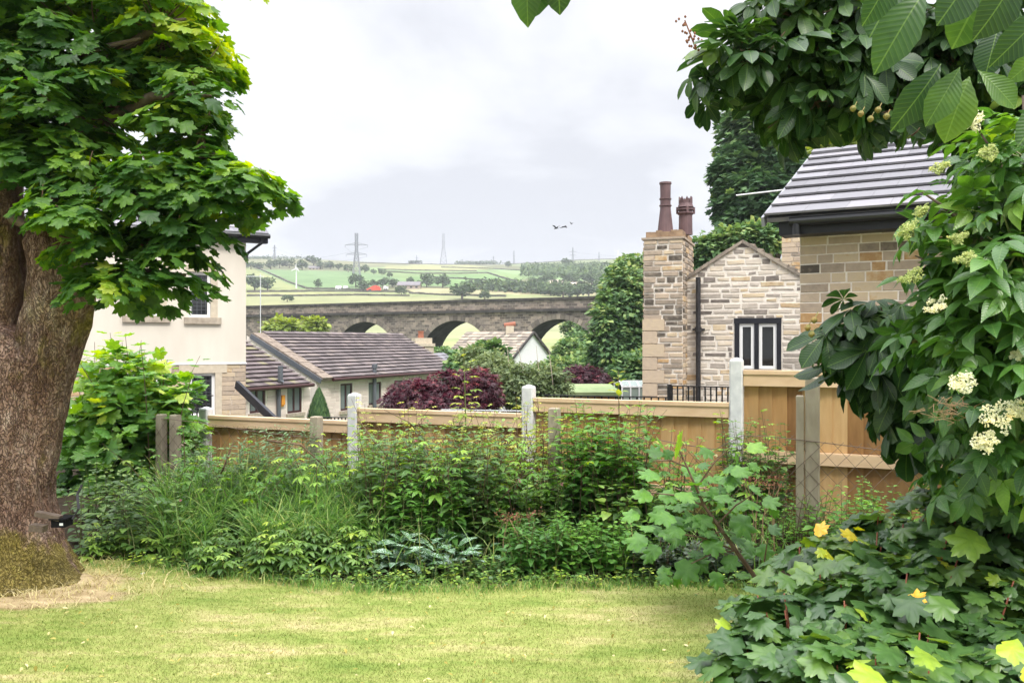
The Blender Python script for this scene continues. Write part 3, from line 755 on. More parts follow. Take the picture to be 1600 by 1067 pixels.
# fence line
FA, FD = Vector((-3.43, 9.33, 0)), Vector((1.795, -.696, 0))
def fpt(k, off=0.0):
    n = Vector((FD.y, -FD.x, 0)).normalized()
    return FA + FD * k + n * off
def lawn_z(x, y): return 0.025 * noise.noise(Vector((x * .5, y * .5, 0))) + 0.02 * max(0, -x - 1.5) * max(0, min(1, (y - 4.2) / 2))
def edge_y(x): return 5.42 + 0.05 * math.sin(x * 2.1) + (0.42 * max(0, min(1, (-x - 1.0) / 1.6))) + 0.04 * noise.noise(Vector((x * 3, 0, 0)))
def build_lawn():
    xs = np.concatenate([np.linspace(-40, -8, 17), np.arange(-7.5, 7.6, .25), np.linspace(8, 40, 17)]); ts = np.linspace(0, 1, 40)
    V = []
    for t in ts:
        for x in xs:
            ye = edge_y(x) + .12; y = -12 + (ye + 12) * t ** .6; V.append((x, y, lawn_z(x, y)))
    nx = len(xs); i = np.arange(len(V)).reshape(len(ts), nx)
    fc = np.stack([i[:-1, :-1], i[:-1, 1:], i[1:, 1:], i[1:, :-1]], -1).reshape(-1, 4)
    setp(link_mesh('lawn', V, fc, M['lawn'], smooth=True, base=(0, 0, 0)), kind='structure')
    V = []
    for t in np.linspace(0, 1, 14):
        for x in xs:
            y0 = edge_y(x) - .02; y1 = max(y0 + .6, 9.33 - .3877 * (x + 3.43) + .12) if -12 < x < 7.6 else y0 + 2
            y = y0 + (y1 - y0) * t; V.append((x, y, lawn_z(x, y0) - .02 + .10 * min(1, t * 3) + .05 * noise.noise(Vector((x * 2, y * 2, 4)))))
    V += [(x, y + .02, -1.6) for x, y, z in V[-nx:]]
    n2 = len(V) // nx; i = np.arange(len(V)).reshape(n2, nx)
    fc = np.stack([i[:-1, :-1], i[:-1, 1:], i[1:, 1:], i[1:, :-1]], -1).reshape(-1, 4)
    setp(link_mesh('flower_bed_soil', V, fc, M['soil'], smooth=True, base=(0, 0, 0)), kind='structure')
build_lawn()
def blades(name, x, y, z, h, wd, lean, m, kind='stuff', segs=1, tlo=0, thi=1, parent=None):
    n = len(x); a = rng.uniform(0, 6.283, n); b = rng.uniform(0, 6.283, n); ln = rng.uniform(.2, 1, n) * lean
    p = np.stack([x, y, z], 1); wv = np.stack([np.cos(a), np.sin(a), np.zeros(n)], 1) * wd[:, None] / 2
    d = np.stack([np.cos(b), np.sin(b), np.zeros(n)], 1); rows = []
    for s in range(segs + 1):
        t = s / segs; c = p + np.array([0, 0, 1]) * (h * (t - .45 * np.minimum(ln, 1.3) * t * t))[:, None] + d * (h * ln * t * t)[:, None]
        k = (1 - t ** 1.8)
        rows += [c - wv * k, c + wv * k] if s < segs else [c]
    k = 2 * segs + 1; V = np.stack(rows, 1).reshape(-1, 3); f = []
    for s in range(segs - 1): q = 2 * s; f += [(q, q + 1, q + 3), (q, q + 3, q + 2)]
    q = 2 * (segs - 1); f += [(q, q + 1, q + 2)]
    fc = (np.array(f)[None] + (np.arange(n) * k)[:, None, None]).reshape(-1, 3)
    o = link_mesh(name, V, fc, m, parent, None, np.repeat(rng.uniform(tlo, thi, n), k), None, True, (0, 0, 0) if parent is None else None)
    return setp(o, kind=kind) if kind else o
def lawn_blades():
    n = 330000; y = 3.3 + rng.random(n) ** 1.25 * 2.75; x = rng.uniform(-1, 1, n) * (y * .64 + .6)
    ey = np.array([edge_y(a) for a in x]); k = y < ey + .05; x, y = x[k], y[k]
    z = np.array([lawn_z(a, b) for a, b in zip(x, y)]); n = len(x)
    d = np.hypot((x + 3.3), (y - 5.35) * 1.9); k = (d > .8) | (rng.random(n) < .25)
    x, y, z = x[k], y[k], z[k]; n = len(x)
    o = blades('lawn_grass', x, y, z - .004, rng.uniform(.010, .030, n), rng.uniform(.0026, .0052, n), 1.3, M['lawn_blade'])
    setp(o, 'short mown grass, yellow green with straw patches, covering the lawn', 'grass')
lawn_blades()

# ------------------------------------------------------------------ hillside
def wall_line(name, label, cat, pts, hgt, wd, m, group=None, hedge=False):
    V = []
    for (a, b) in zip(pts, pts[1:]):
        for t in np.linspace(0, 1, 14): V.append(hit(a[0] + (b[0] - a[0]) * t, a[1] + (b[1] - a[1]) * t))
    if hedge:
        pos = np.repeat(np.array([tuple(v) for v in V]), 34, 0); n = len(pos)
        pos = pos + rng.normal(size=(n, 3)) * np.array([wd * 2, wd, hgt * .3]) + np.array([0, 0, hgt * .5])
        o = leaves(name, 'clump', pos, rand_dir(n), rand_dir(n) + np.array([0, -.3, .8]), rng.uniform(.35, .75, n) * hgt * .8, rng.random(n), m, None, base=tuple(V[0]))
    else:
        mb = MB()
        for a, b in zip(V, V[1:]):
            if (a - b).length > .5: mb.bar(a + Vector((0, 0, hgt * .35)), b + Vector((0, 0, hgt * .35)), wd, hgt * random.uniform(.7, 1.25))
        o = mb.build(name, m, None, base=tuple(V[0]))
    return setp(o, label, cat, group)
M['drystone'] = noisy('drystone', (.085, .085, .07), (.15, .14, .115), .3, .95, .1, .3)
GW = 'walls and hedges between the hill fields'
for pts, lab in (
    ([(386, 412), (420, 427), (450, 441), (478, 451)], 'dark field wall running diagonally down the green hillside by the wind turbine'),
    ([(478, 452), (540, 453), (580, 455)], 'low wall along the foot of the big green field'),
    ([(386, 457), (500, 456), (640, 457)], 'dark wall line between the pale fields left above the viaduct'),
    ([(386, 463), (470, 463), (560, 462), (640, 463)], 'lowest field wall just over the viaduct parapet on the left'),
    ([(560, 411), (640, 413), (700, 413), (760, 412)], 'field wall along the crest between the tall mast and pylon'),
    ([(600, 425), (660, 428), (720, 428), (762, 427)], 'dark wall crossing the middle of the green hill below the mast'),
    ([(762, 427), (790, 436), (810, 441)], 'short wall dropping down the slope toward the barns'),
    ([(590, 421), (650, 423), (745, 424)], 'thin wall between the upper fields right of the large pylon'),
    ([(660, 434), (720, 436), (775, 440)], 'wall below the middle of the slope above the two round trees'),
    ([(640, 459), (700, 462), (790, 464)], 'wall across the pale straw field right of centre'),
    ([(790, 409), (860, 408), (1000, 404)], 'wall along the right skyline of the hill'),
    ([(690, 418), (760, 420), (830, 424)], 'faint wall slanting across the upper slope left of the dark wood')):
    wall_line('field_wall', lab, 'wall', pts, 1.15, 1.1, M['drystone'], GW)
wall_line('hedgerow', 'thick green hedge running below the barns on the hillside', 'hedge', [(748, 452), (800, 455), (850, 458), (880, 460)], 5.5, 3.5, M['leaf_hill'], None, True)
wall_line('hedgerow', 'dark hedge line along the skyline beside the tall mast', 'hedge', [(716, 412), (745, 412), (775, 411)], 4.5, 3, M['leaf_hill'], None, True)
wall_line('hedgerow', 'scrubby hedge at the left end of the skyline', 'hedge', [(386, 405), (420, 405), (470, 405)], 3.2, 3, M['leaf_hill'], None, True)

def far_tree_proto(seed, n=420, wide=1.0):
    global rng
    keep = rng; rng = np.random.default_rng(seed)
    cs = rand_dir(11) * np.array([.34 * wide, .34 * wide, .26]) + np.array([0, 0, .56]); k = n // 11
    pos = np.repeat(cs, k, 0); m = len(pos); d = rand_dir(m); pos = pos + d * .17 * rng.uniform(.5, 1.05, (m, 1))
    t = np.clip(.35 + .5 * (pos[:, 2] - .5) + rng.uniform(-.25, .25, m), 0, 1)
    root = bpy.data.objects.new('hill_tree', None); COL.objects.link(root)
    leaves('crown', 'clump', pos, d + rand_dir(m) * .6, d + np.array([0, 0, .5]), rng.uniform(.09, .17, m), t, M['leaf_hill'], root)
    mb = MB(); mb.tube([(0, 0, -.05), (.01, 0, .25), (0, .01, .6)], [.045, .035, .015], 6); mb.build('trunk', M['branch'], root)
    rng = keep
    return root
def dup(root, loc, sc=(1, 1, 1), rz=0.0, label=None, group=None, name=None):
    r = root.copy(); COL.objects.link(r); r.location = loc; r.scale = sc; r.rotation_euler = (0, 0, rz)
    if name: r.name = name
    if label: r['label'] = label
    if group: r['group'] = group
    for ch in list(root.children):
        c = ch.copy(); COL.objects.link(c); c.parent = r
        for g in ch.children:
            d = g.copy(); COL.objects.link(d); d.parent = c
    return r
protos = [far_tree_proto(s, 420, wd) for s, wd in ((1, 1.0), (2, 1.15), (3, .9))]
ORD = 'first second third fourth fifth sixth seventh eighth ninth tenth eleventh twelfth thirteenth fourteenth fifteenth'.split()
used = set()
def hill_trees(rows, group, tmpl):
    for i, (px, py, wpx, hpx) in enumerate(rows):
        p = hit(px, py, 300); s = wpx / F * p.y * 1.3; h = hpx / F * p.y * 1.22; k = i % 3
        lab = tmpl.format(ORD[i])
        if k not in used:
            used.add(k); o = protos[k]; o.location = p; o.scale = (s, s, h); setp(o, lab, 'tree', group)
        else:
            o = dup(protos[k], p, (s, s, h), random.uniform(0, 6.28), lab, group)
        o['category'] = 'tree'
hill_trees([(392, 421, 16, 10), (407, 421, 13, 9), (423, 421, 13, 12), (437, 419, 14, 12), (452, 419, 16, 12), (472, 422, 15, 13), (490, 415, 20, 13), (504, 421, 14, 10), (516, 421, 13, 10), (529, 422, 11, 9), (544, 426, 11, 11), (570, 426, 12, 10), (584, 429, 8, 7), (597, 430, 10, 8), (609, 434, 8, 7)],
           'trees in the row along the upper left fields', '{} tree from the left in the row above the large green field')
hill_trees([(398, 455, 24, 22), (418, 455, 22, 18), (497, 451, 11, 12), (449, 472, 15, 9), (627, 462, 13, 13)],
           'lone trees on the lower left hillside', '{} of the lone lower trees between turbine and barn, counted from the left')
hill_trees([(556, 449, 20, 17), (570, 454, 18, 13), (584, 449, 14, 10), (598, 449, 15, 13), (613, 449, 15, 11), (641, 443, 10, 8), (652, 449, 11, 9), (667, 449, 18, 18), (692, 450, 20, 17), (722, 468, 34, 22), (746, 450, 13, 10), (757, 469, 17, 13)],
           'trees along the lane from the red digger to the barns', '{} tree from the left along the lane between digger and barns')
hill_trees([(798, 450, 15, 9), (831, 443, 10, 8), (844, 444, 12, 9), (857, 444, 18, 12), (890, 444, 24, 13), (908, 447, 12, 7), (925, 447, 27, 18), (940, 452, 18, 12), (794, 418, 10, 8), (887, 419, 16, 13), (650, 413, 16, 5)],
           'trees round the farm buildings on the right', '{} tree counted among those round the right hand farm and skyline')
hill_trees([(915, 422, 16, 8), (930, 421, 15, 10), (948, 422, 16, 10), (962, 424, 16, 11), (880, 467, 30, 17), (902, 465, 26, 16), (920, 464, 24, 18), (940, 462, 26, 20), (860, 462, 24, 12)],
           'trees and bushes at the right edge of the hillside', '{} tree in the right edge group between farm and leafy tree')
def wood_stuff():
    pos = []
    for _ in range(5200):
        px = random.uniform(815, 985); py = random.uniform(419, 433 + (px - 815) * .02); p = hit(px, py)
        hh = 5 * random.random() ** .6; pos.append((p.x, p.y, p.z + hh))
    pos = np.array(pos); n = len(pos)
    o = leaves('far_wood', 'clump', pos, rand_dir(n), rand_dir(n) * .6 + np.array([0, -.4, .8]), rng.uniform(1.5, 3.2, n), rng.random(n), M['leaf_hill'], None)
    setp(o, 'dark wood covering the upper right hillside below the skyline', 'wood', kind='stuff')
wood_stuff()

def gable_house(name, label, px0, px1, py, hpx, roof_m, wall_m, deep=9, nwin=3, cat='house', group=None):
    a, b = hit(px0, py), hit(px1, py); Y = (a.y + b.y) / 2; x0, x1 = (px0 - CX) / F * Y, (px1 - CX) / F * Y; z = min(a.z, b.z) - .5; h = hpx / F * Y + .5
    r = thing(name, label, cat, ((x0 + x1) / 2, Y, z), group); he = h * .55
    mb = MB(); mb.box((x0, Y, z), (x1, Y + deep, z + he))
    mb.add([(x0, Y, z + he), (x0, Y + deep, z + he), (x0, Y + deep / 2, z + h), (x1, Y, z + he), (x1, Y + deep, z + he), (x1, Y + deep / 2, z + h)], [(0, 1, 2), (3, 5, 4)]); mb.build('wall', wall_m, r)
    rb = MB(); o_ = .4
    for s in (0, 1):
        ya, yb = (Y - o_, Y + deep / 2) if s == 0 else (Y + deep + o_, Y + deep / 2)
        rb.box8([(x0 - o_, ya, z + he - .15), (x1 + o_, ya, z + he - .15), (x1 + o_, yb, z + h), (x0 - o_, yb, z + h), (x0 - o_, ya, z + he + .15), (x1 + o_, ya, z + he + .15), (x1 + o_, yb, z + h + .3), (x0 - o_, yb, z + h + .3)])
    rb.build('roof', roof_m, r)
    for i in range(nwin):
        c = x0 + (x1 - x0) * (i + .5) / nwin; wb = MB(); wb.box((c - .7, Y - .05, z + he * .45), (c + .7, Y + .1, z + he * .8)); wb.build('window', M['pane'], r)
    return r
M['far_slate'] = noisy('far_slate', (.16, .15, .16), (.25, .23, .24), .4, .9, .1, 0)
M['far_stone'] = noisy('far_stone', (.34, .28, .23), (.45, .38, .31), .4, .9, .1, 0)
M['far_tan'] = noisy('far_tan', (.50, .41, .33), (.58, .48, .40), .4, .9, .1, 0)
M['barn_side'] = noisy('barn_side', (.11, .12, .15), (.2, .2, .23), .4, .9, .1, 0)
GF = 'farm buildings on the far hillside'
gable_house('farmhouse', 'small stone house among the trees on the upper left hill', 482, 498, 421, 6, M['far_slate'], M['far_tan'], group=GF)
gable_house('stone_barn', 'long grey roofed barn right of the red digger', 621, 655, 452, 12, M['far_slate'], M['far_stone'], 10, 4, 'barn', GF)
gable_house('farm_shed', 'big dark sided farm shed with pale roof edge at the farm', 806, 844, 450, 10, M['far_slate'], M['barn_side'], 16, 0, 'barn', GF)
gable_house('farmhouse', 'tan stone house beside the big dark shed', 846, 872, 451, 10, M['far_tan'], M['far_tan'], group=GF)
gable_house('farmhouse', 'taller pale house standing behind the dark farm shed', 857, 880, 445, 8, M['far_stone'], M['far_tan'], group=GF)
gable_house('farmhouse', 'low tan roofed house at the right end of the farm', 886, 910, 447, 6, M['far_tan'], M['far_stone'], group=GF)
gable_house('farmhouse', 'tiny stone house in front of the dark upper wood', 858, 872, 419, 4, M['far_slate'], M['far_tan'], group=GF)

def lattice_pylon(px, pyb, pyt, label, arms, wide=.16, grp='electricity pylons on the hill', name='electricity_pylon'):
    p = hit(px, pyb); k = p.y / F; h = (pyb - pyt) * k; r = thing(name, label, 'pylon', p, grp)
    mb = MB(); wd = .34 if h > 28 else .30; b0, b1 = h * wide / 2, h * .028
    hw = lambda t: (b0 + (b1 - b0) * min(1, t / .62) if t < .62 else b1)
    lv = [0, .14, .27, .38, .48, .56, .62, .69, .76, .83, .9, 1.0]
    for i, (t0, t1) in enumerate(zip(lv, lv[1:])):
        c0 = [(p.x + sx * hw(t0), p.y + sy * hw(t0), p.z + h * t0) for sx, sy in ((-1, -1), (1, -1), (1, 1), (-1, 1))]
        c1 = [(p.x + sx * hw(t1), p.y + sy * hw(t1), p.z + h * t1) for sx, sy in ((-1, -1), (1, -1), (1, 1), (-1, 1))]
        for j in range(4):
            mb.bar(c0[j], c1[j], wd); q = (j + 1) % 4
            mb.bar(c0[j], c1[q], wd * .55); mb.bar(c0[q], c1[j], wd * .55); mb.bar(c1[j], c1[q], wd * .5)
    mb.build('tower', M['steel'], r); tips = []
    for t, ln in arms:
        ab = MB(); z = p.z + h * t; l = ln * h
        for s in (-1, 1):
            tip = (p.x + s * l, p.y, z)
            for sy in (-1, 1):
                ab.bar((p.x + s * b1, p.y + sy * b1, z), tip, wd * .7); ab.bar((p.x + s * b1, p.y + sy * b1, z + h * .045), tip, wd * .5)
            ab.bar(tip, (tip[0], tip[1], z - h * .05), wd * .6); tips.append((tip[0], tip[1], z - h * .05))
        ab.build('cross_arm', M['steel'], r)
    return tips
T0 = lattice_pylon(429, 406, 383, 'distant pylon on the skyline at the far left', [(.62, .10), (.80, .13)])
T1 = lattice_pylon(557, 435, 365, 'large dark pylon with wide cross arms in front of the hill', [(.53, .23), (.74, .25)], .17)
lattice_pylon(651, 413, 399, 'tiny pylon above the lone skyline bush', [(.7, .15)])
lattice_pylon(693, 414, 365, 'tall pale mast without arms tapering from spread legs', [(.72, .05)], .22, None, 'lattice_mast')
lattice_pylon(771, 411, 398, 'faint thin pylon just right of the tall mast', [(.85, .10)])
lattice_pylon(803, 411, 390, 'slim pylon on the skyline near the middle of the view', [(.6, .09), (.78, .10)])
T2 = lattice_pylon(895, 411, 387, 'dark pylon rising above the wood on the right skyline', [(.5, .2), (.72, .26)])
lattice_pylon(936, 408, 394, 'small pylon between the dark right pylon and the turbine', [(.5, .13)])
lattice_pylon(994, 406, 398, 'last tiny pylon at the right end of the skyline', [(.7, .1)])
def cable(a, b, label):
    mb = MB(); a, b = Vector(a), Vector(b); l = (b - a).length
    mb.tube([a.lerp(b, t) - Vector((0, 0, l * .02 * math.sin(math.pi * t))) for t in np.linspace(0, 1, 9)], .075, 4)
    setp(mb.build('power_cable', M['steel']), label, 'cable', 'power cables between pylons')
for a, b, lb in ((T0[3], T1[3], 'upper power cable from the far left pylon to the large pylon'), (T0[0], T1[1], 'lower power cable from the far left pylon to the large pylon'),
                 (T1[2], (T1[2][0] - 40, T1[2][1] + 700, T1[2][2] + 40), 'power cable leaving the large pylon over the hill behind'), (T2[3], (T2[3][0] + 130, T2[3][1] + 30, T2[3][2] - 1), 'power cable running right from the pylon above the wood')):
    cable(a, b, lb)
def turbine(px, pyb, pyh, blade_px, label, a0):
    p = hit(px, pyb); k = p.y / F; h = (pyb - pyh) * k; r = thing('wind_turbine', label, 'wind turbine', p, 'wind turbines')
    mb = MB(); mb.tube([p, p + Vector((0, 0, h))], [.42, .28], 8); mb.build('tower', M['turbine'], r)
    nb = MB(); nb.bar(p + Vector((0, -1.2, h + .2)), p + Vector((0, 1.6, h + .2)), 1.1, 1.1); nb.build('nacelle', M['turbine'], r)
    for i in range(3):
        a = R(a0 + 120 * i); l = blade_px * k; d = Vector((math.sin(a), 0, math.cos(a))); c = p + Vector((0, -1.5, h + .2)); s = Vector((math.cos(a), 0, -math.sin(a)))
        bb = MB(); bb.box8([c - s * .3 + Vector((0, -.1, 0)), c + s * .3 + Vector((0, -.1, 0)), c + s * .35 + Vector((0, .1, 0)), c - s * .35 + Vector((0, .1, 0)),
                            c + d * l - s * .12 + Vector((0, -.05, 0)), c + d * l + s * .12 + Vector((0, -.05, 0)), c + d * l + s * .12 + Vector((0, .05, 0)), c + d * l - s * .12 + Vector((0, .05, 0))])
        bb.build('blade', M['turbine'], r)
turbine(463, 451, 421, 7.5, 'white wind turbine standing in the big green field', 5)
turbine(965, 412, 394, 5.5, 'small white wind turbine on the right skyline', 40)
def digger():
    p = hit(583, 455); k = p.y / F; u = lambda px, py, y=0.0: Vector(((px - CX) * k, p.y + y, EYE - (py - CY) * k))
    r = thing('red_digger', 'red digger with arched boom parked below the trees', 'digger', p)
    mb = MB(); mb.bar(u(581, 452), u(595, 452), 3.2, 1.6); mb.build('body', M['red_paint'], r)
    cb = MB(); cb.box(tuple(u(588, 451, -1)), tuple(u(593, 447, 1))); cb.build('cab', M['red_paint'], r)
    bb = MB(); bb.bar(u(591, 451), u(588, 447), 1.2, 1); bb.bar(u(588, 447), u(582, 448.5), 1.0, 1); bb.bar(u(582, 448.5), u(573, 453), .9, .9); bb.build('boom', M['red_paint'], r)
    tb = MB(); tb.bar(u(581, 453.6, -1), u(594, 453.6, -1), .8, .9); tb.bar(u(581, 453.6, 1), u(594, 453.6, 1), .8, .9); tb.build('track', M['black_paint'], r)
digger()
for i, (a, b, y, lab) in enumerate(((524, 533, 453, 'white trailer left of the digger below the pylon'), (536, 543, 453, 'shorter white trailer nearest the large pylon foot'), (599, 606, 453.5, 'white van parked right of the red digger'))):
    p = hit(a, y); k = p.y / F; x0, x1 = (a - CX) * k, (b - CX) * k
    r = thing('white_trailer' if i < 2 else 'white_van', lab, 'trailer' if i < 2 else 'van', p)
    mb = MB(); mb.box((x0, p.y, p.z + .5), (x1, p.y + 2.2, p.z + 2.0)); mb.box((x0 + .2, p.y + .2, p.z + 2.0), (x1 - (.2 if i < 2 else 1.3), p.y + 2, p.z + 2.35)); mb.build('body', M['white_frame'], r)
    for q in (x0 + .8, x1 - .8): wb = MB(); wb.bar((q, p.y - .1, p.z + .35), (q, p.y + 2.3, p.z + .35), .7, .7); wb.build('wheel', M['black_paint'], r)

# ------------------------------------------------------------------ viaduct
def viaduct():
    o = Vector((-39, 123, 0)); fr = Frame(o, (.8825, -.4703, 0)); r = thing('stone_viaduct', 'dark stone railway viaduct with round arches crossing the valley', 'viaduct', o)
    S0, S1 = -43.0, 93.5; crown, Rr, zsc, ztop = 4.25, 5.45, 5.2, 6.75; zc = crown - Rr; gz = -12; deep = 4.6; C = [21.6 + 14.45 * i for i in range(-4, 5)]
    def bot(s):
        for c in C:
            d = abs(s - c)
            if d < Rr - .001: return zc + math.sqrt(Rr * Rr - d * d)
        return None
    cuts = sorted(set(list(np.arange(S0, S1 + .01, .6)) + [c + Rr * math.sin(a) for c in C for a in np.linspace(-math.pi / 2, math.pi / 2, 25)]))
    for nm, n in (('spandrel_wall', 0.0), ('spandrel_wall', -deep)):
        mb = MB()
        for a, b in zip(cuts, cuts[1:]):
            m_ = bot((a + b) / 2)
            za, zb = (gz, gz) if m_ is None else tuple((bot(x) if bot(x) is not None else zc) for x in (a, b))
            q = [(a, za), (b, zb), (b, zsc), (a, zsc)]; mb.add([fr.at(x, y, n) for x, y in q], [(0, 1, 2, 3)], .5, [(x, y, 0) for x, y in q])
        mb.build(nm, M['viaduct'], r)
    for c in C:
        mb = MB(); an = np.linspace(-math.pi / 2, math.pi / 2, 25); pts = [(c - Rr, gz)] + [(c + Rr * math.sin(a), zc + Rr * math.cos(a)) for a in an] + [(c + Rr, gz)]
        for (x0, y0), (x1, y1) in zip(pts, pts[1:]): mb.add([fr.at(x0, y0, .0), fr.at(x1, y1, .0), fr.at(x1, y1, -deep), fr.at(x0, y0, -deep)], [(0, 1, 2, 3)], .5)
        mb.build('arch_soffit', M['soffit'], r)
        vb = MB(); K = 31
        for i in range(K):
            a0, a1 = -math.pi / 2 + math.pi * (i + .06) / K, -math.pi / 2 + math.pi * (i + .94) / K; R2 = Rr + .62 + .06 * random.random()
            q = [(c + rr * math.sin(a), zc + rr * math.cos(a)) for rr, a in ((Rr + .01, a0), (Rr + .01, a1), (R2, a1), (R2, a0))]
            vb.box8([fr.at(x, y, -.3) for x, y in q] + [fr.at(x, y, .10) for x, y in q], random.random())
        vb.build('arch_ring', M['voussoir'], r)
    def band(nm, z0, z1, n0, n1, m):
        mb = MB(); xs = np.arange(S0, S1 + .1, 2.2)
        for a, b in zip(xs, xs[1:]):
            q = [(a, z0), (b, z0), (b, z1), (a, z1)]; j = random.uniform(-.015, .015)
            mb.add([fr.at(x, y, n1 + j) for x, y in q], [(0, 1, 2, 3)], .5, [(x, y, 0) for x, y in q]); mb.add([fr.at(x, y, n0) for x, y in q], [(0, 3, 2, 1)], .5, [(x, y, 0) for x, y in q])
            mb.add([fr.at(a, z1, n1 + j), fr.at(b, z1, n1 + j), fr.at(b, z1, n0), fr.at(a, z1, n0)], [(0, 1, 2, 3)]); mb.add([fr.at(a, z0, n1 + j), fr.at(b, z0, n1 + j), fr.at(b, z0, n0), fr.at(a, z0, n0)], [(0, 3, 2, 1)])
        mb.build(nm, m, r)
    for side in (0, 1):
        e = lambda a, b: (a, b) if side == 0 else (-deep - b, -deep - a)
        band('string_course', zsc, zsc + .34, *e(-.4, .32), M['coping']); band('parapet', zsc + .34, ztop - .2, *e(-.4, .03), M['viaduct']); band('coping', ztop - .2, ztop + .12, *e(-.5, .16), M['coping'])
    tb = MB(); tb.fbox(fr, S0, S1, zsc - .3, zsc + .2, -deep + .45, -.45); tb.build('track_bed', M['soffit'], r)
viaduct()

# ------------------------------------------------------------------ cream house on the left
def cream_house():
    u = Vector((math.cos(R(30)), math.sin(R(30)), 0)); c = P(384, 533, 26); L0 = 9.0; z0 = -1.7
    fr = Frame(Vector((c.x, c.y, z0)) - u * L0, u); r = thing('cream_house', 'cream rendered house with stone ground floor and slate roof behind the tree', 'house', fr.at(L0 / 2, 0, -4))
    ve = fr.px(384, 372)[1]; vr = fr.px(384, 566)[1]
    hu = [(*fr.px(295, 496)[0:1], fr.px(329, 496)[0], fr.px(312, 496)[1], fr.px(312, 425)[1]), (fr.px(199, 494)[0], fr.px(249, 494)[0], fr.px(225, 493)[1], fr.px(225, 425)[1])]
    hl = [(fr.px(296, 600)[0], fr.px(336, 600)[0], fr.px(312, 650)[1], fr.px(312, 583)[1]), (fr.px(196, 600)[0], fr.px(248, 600)[0], fr.px(225, 652)[1], fr.px(225, 583)[1])]
    mb = MB(); wall_face(mb, fr, [(0, vr), (L0, vr), (L0, ve), (0, ve)], hu, .03, 0, .5, .16)
    for q in (((0, vr), (0, ve)),): mb.add([fr.at(0, vr, .03), fr.at(0, ve, .03), fr.at(0, ve, -8), fr.at(0, vr, -8)], [(0, 1, 2, 3)])
    mb.add([fr.at(L0, 0, .02), fr.at(L0, ve, .03), fr.at(L0, ve, -8), fr.at(L0, 0, -8)], [(0, 1, 2, 3)])
    mb.add([fr.at(0, vr, .03), fr.at(L0, vr, .03), fr.at(L0, vr, 0), fr.at(0, vr, 0)], [(0, 1, 2, 3)])
    mb.add([fr.at(0, 0, -8), fr.at(L0, 0, -8), fr.at(L0, ve, -8), fr.at(0, ve, -8)], [(0, 1, 2, 3)])
    mb.build('rendered_wall', M['render'], r)
    bd = MB(); bd.fbox(fr, -.02, L0 + .02, vr - .05, vr - .002, 0.0, .05); bd.build('render_bead', M['white_frame'], r)
    sb = MB(); wall_face(sb, fr, [(0, 0), (L0, 0), (L0, vr - .05), (0, vr - .05)], hl, -.012, 0, .5, .16)
    stones(sb, fr, [(0, 0), (L0, 0), (L0, vr - .05), (0, vr - .05)], [(a - .17, b + .17, c_ - .2, d + .27) for a, b, c_, d in hl], (.12, .17), (.25, .6), .014, .010, 1, lambda rd, a, b: .3 + .65 * rd.random(), seed=5)
    sb.build('stone_wall', [M['mortar'], M['stone_near']], r)
    for i, (a, b, c_, d) in enumerate(hu + hl):
        add_window(fr, a, b, c_, d, r, M['white_frame'], M['pane'], .09, .085, 0, 0, .11)
        s = MB(); s.fbox(fr, a - .14, b + (.30 if i < 2 else .14), c_ - .2, c_ - .004, -.1, .12); s.build('window_sill', M['sill'], r)
        j = MB(); j.fbox(fr, b + .002, b + .2, c_, d, -.1, .042)
        if i >= 2: j.fbox(fr, a - .17, a - .002, c_, d, -.1, .036); j.fbox(fr, a - .3, b + .35, d + .003, d + .26, -.1, .04)
        else: j.fbox(fr, a - .1, b + .24, d + .003, d + .2, -.1, .046)
        j.build('window_surround', M['jamb'], r)
    eo, p = .36, R(30); hu_ = -fr.n; vv = (hu_ * math.cos(p) + Vector((0, 0, 1)) * math.sin(p))
    rf = Frame(fr.at(0, ve + .10, eo), fr.u, vv); Lr = L0 + .62
    tb = MB(); tiles(tb, rf, Lr, 13, .34, .33, seed=4); tb.fbox(rf, 0, Lr, 0.05, 4.5, -.06, .0); tb.build('roof', M['slate'], r)
    # back slope closes the roof
    bk = MB(); top = rf.at(0, 4.45, .02); t2 = rf.at(Lr, 4.45, .02); d2 = hu_ * 4.2 - Vector((0, 0, 2.4)); bk.add([top, t2, t2 + d2, top + d2], [(0, 1, 2, 3)]); bk.build('roof_back', M['slate'], r)
    g = MB(); g.fbox(fr, 0, Lr, ve - .16, ve + .04, .26, .28); g.fbox(fr, 0, Lr, ve - .16, ve - .14, .03, .28); g.build('fascia', M['fascia'], r)
    gt = MB(); gt.tube([fr.at(0, ve + .05, eo), fr.at(Lr + .04, ve + .05, eo)], .075, 10); gt.build('gutter', M['pvc_black'], r)
    dp = MB(); dp.tube([fr.at(Lr - .18, ve + .03, eo), fr.at(Lr - .2, ve - .16, eo - .02), fr.at(L0 + .02, ve - .50, .10), fr.at(L0 + .01, ve - .72, .09)], .045, 8)
    dp.build('downpipe', M['pvc_black'], r)
cream_house()

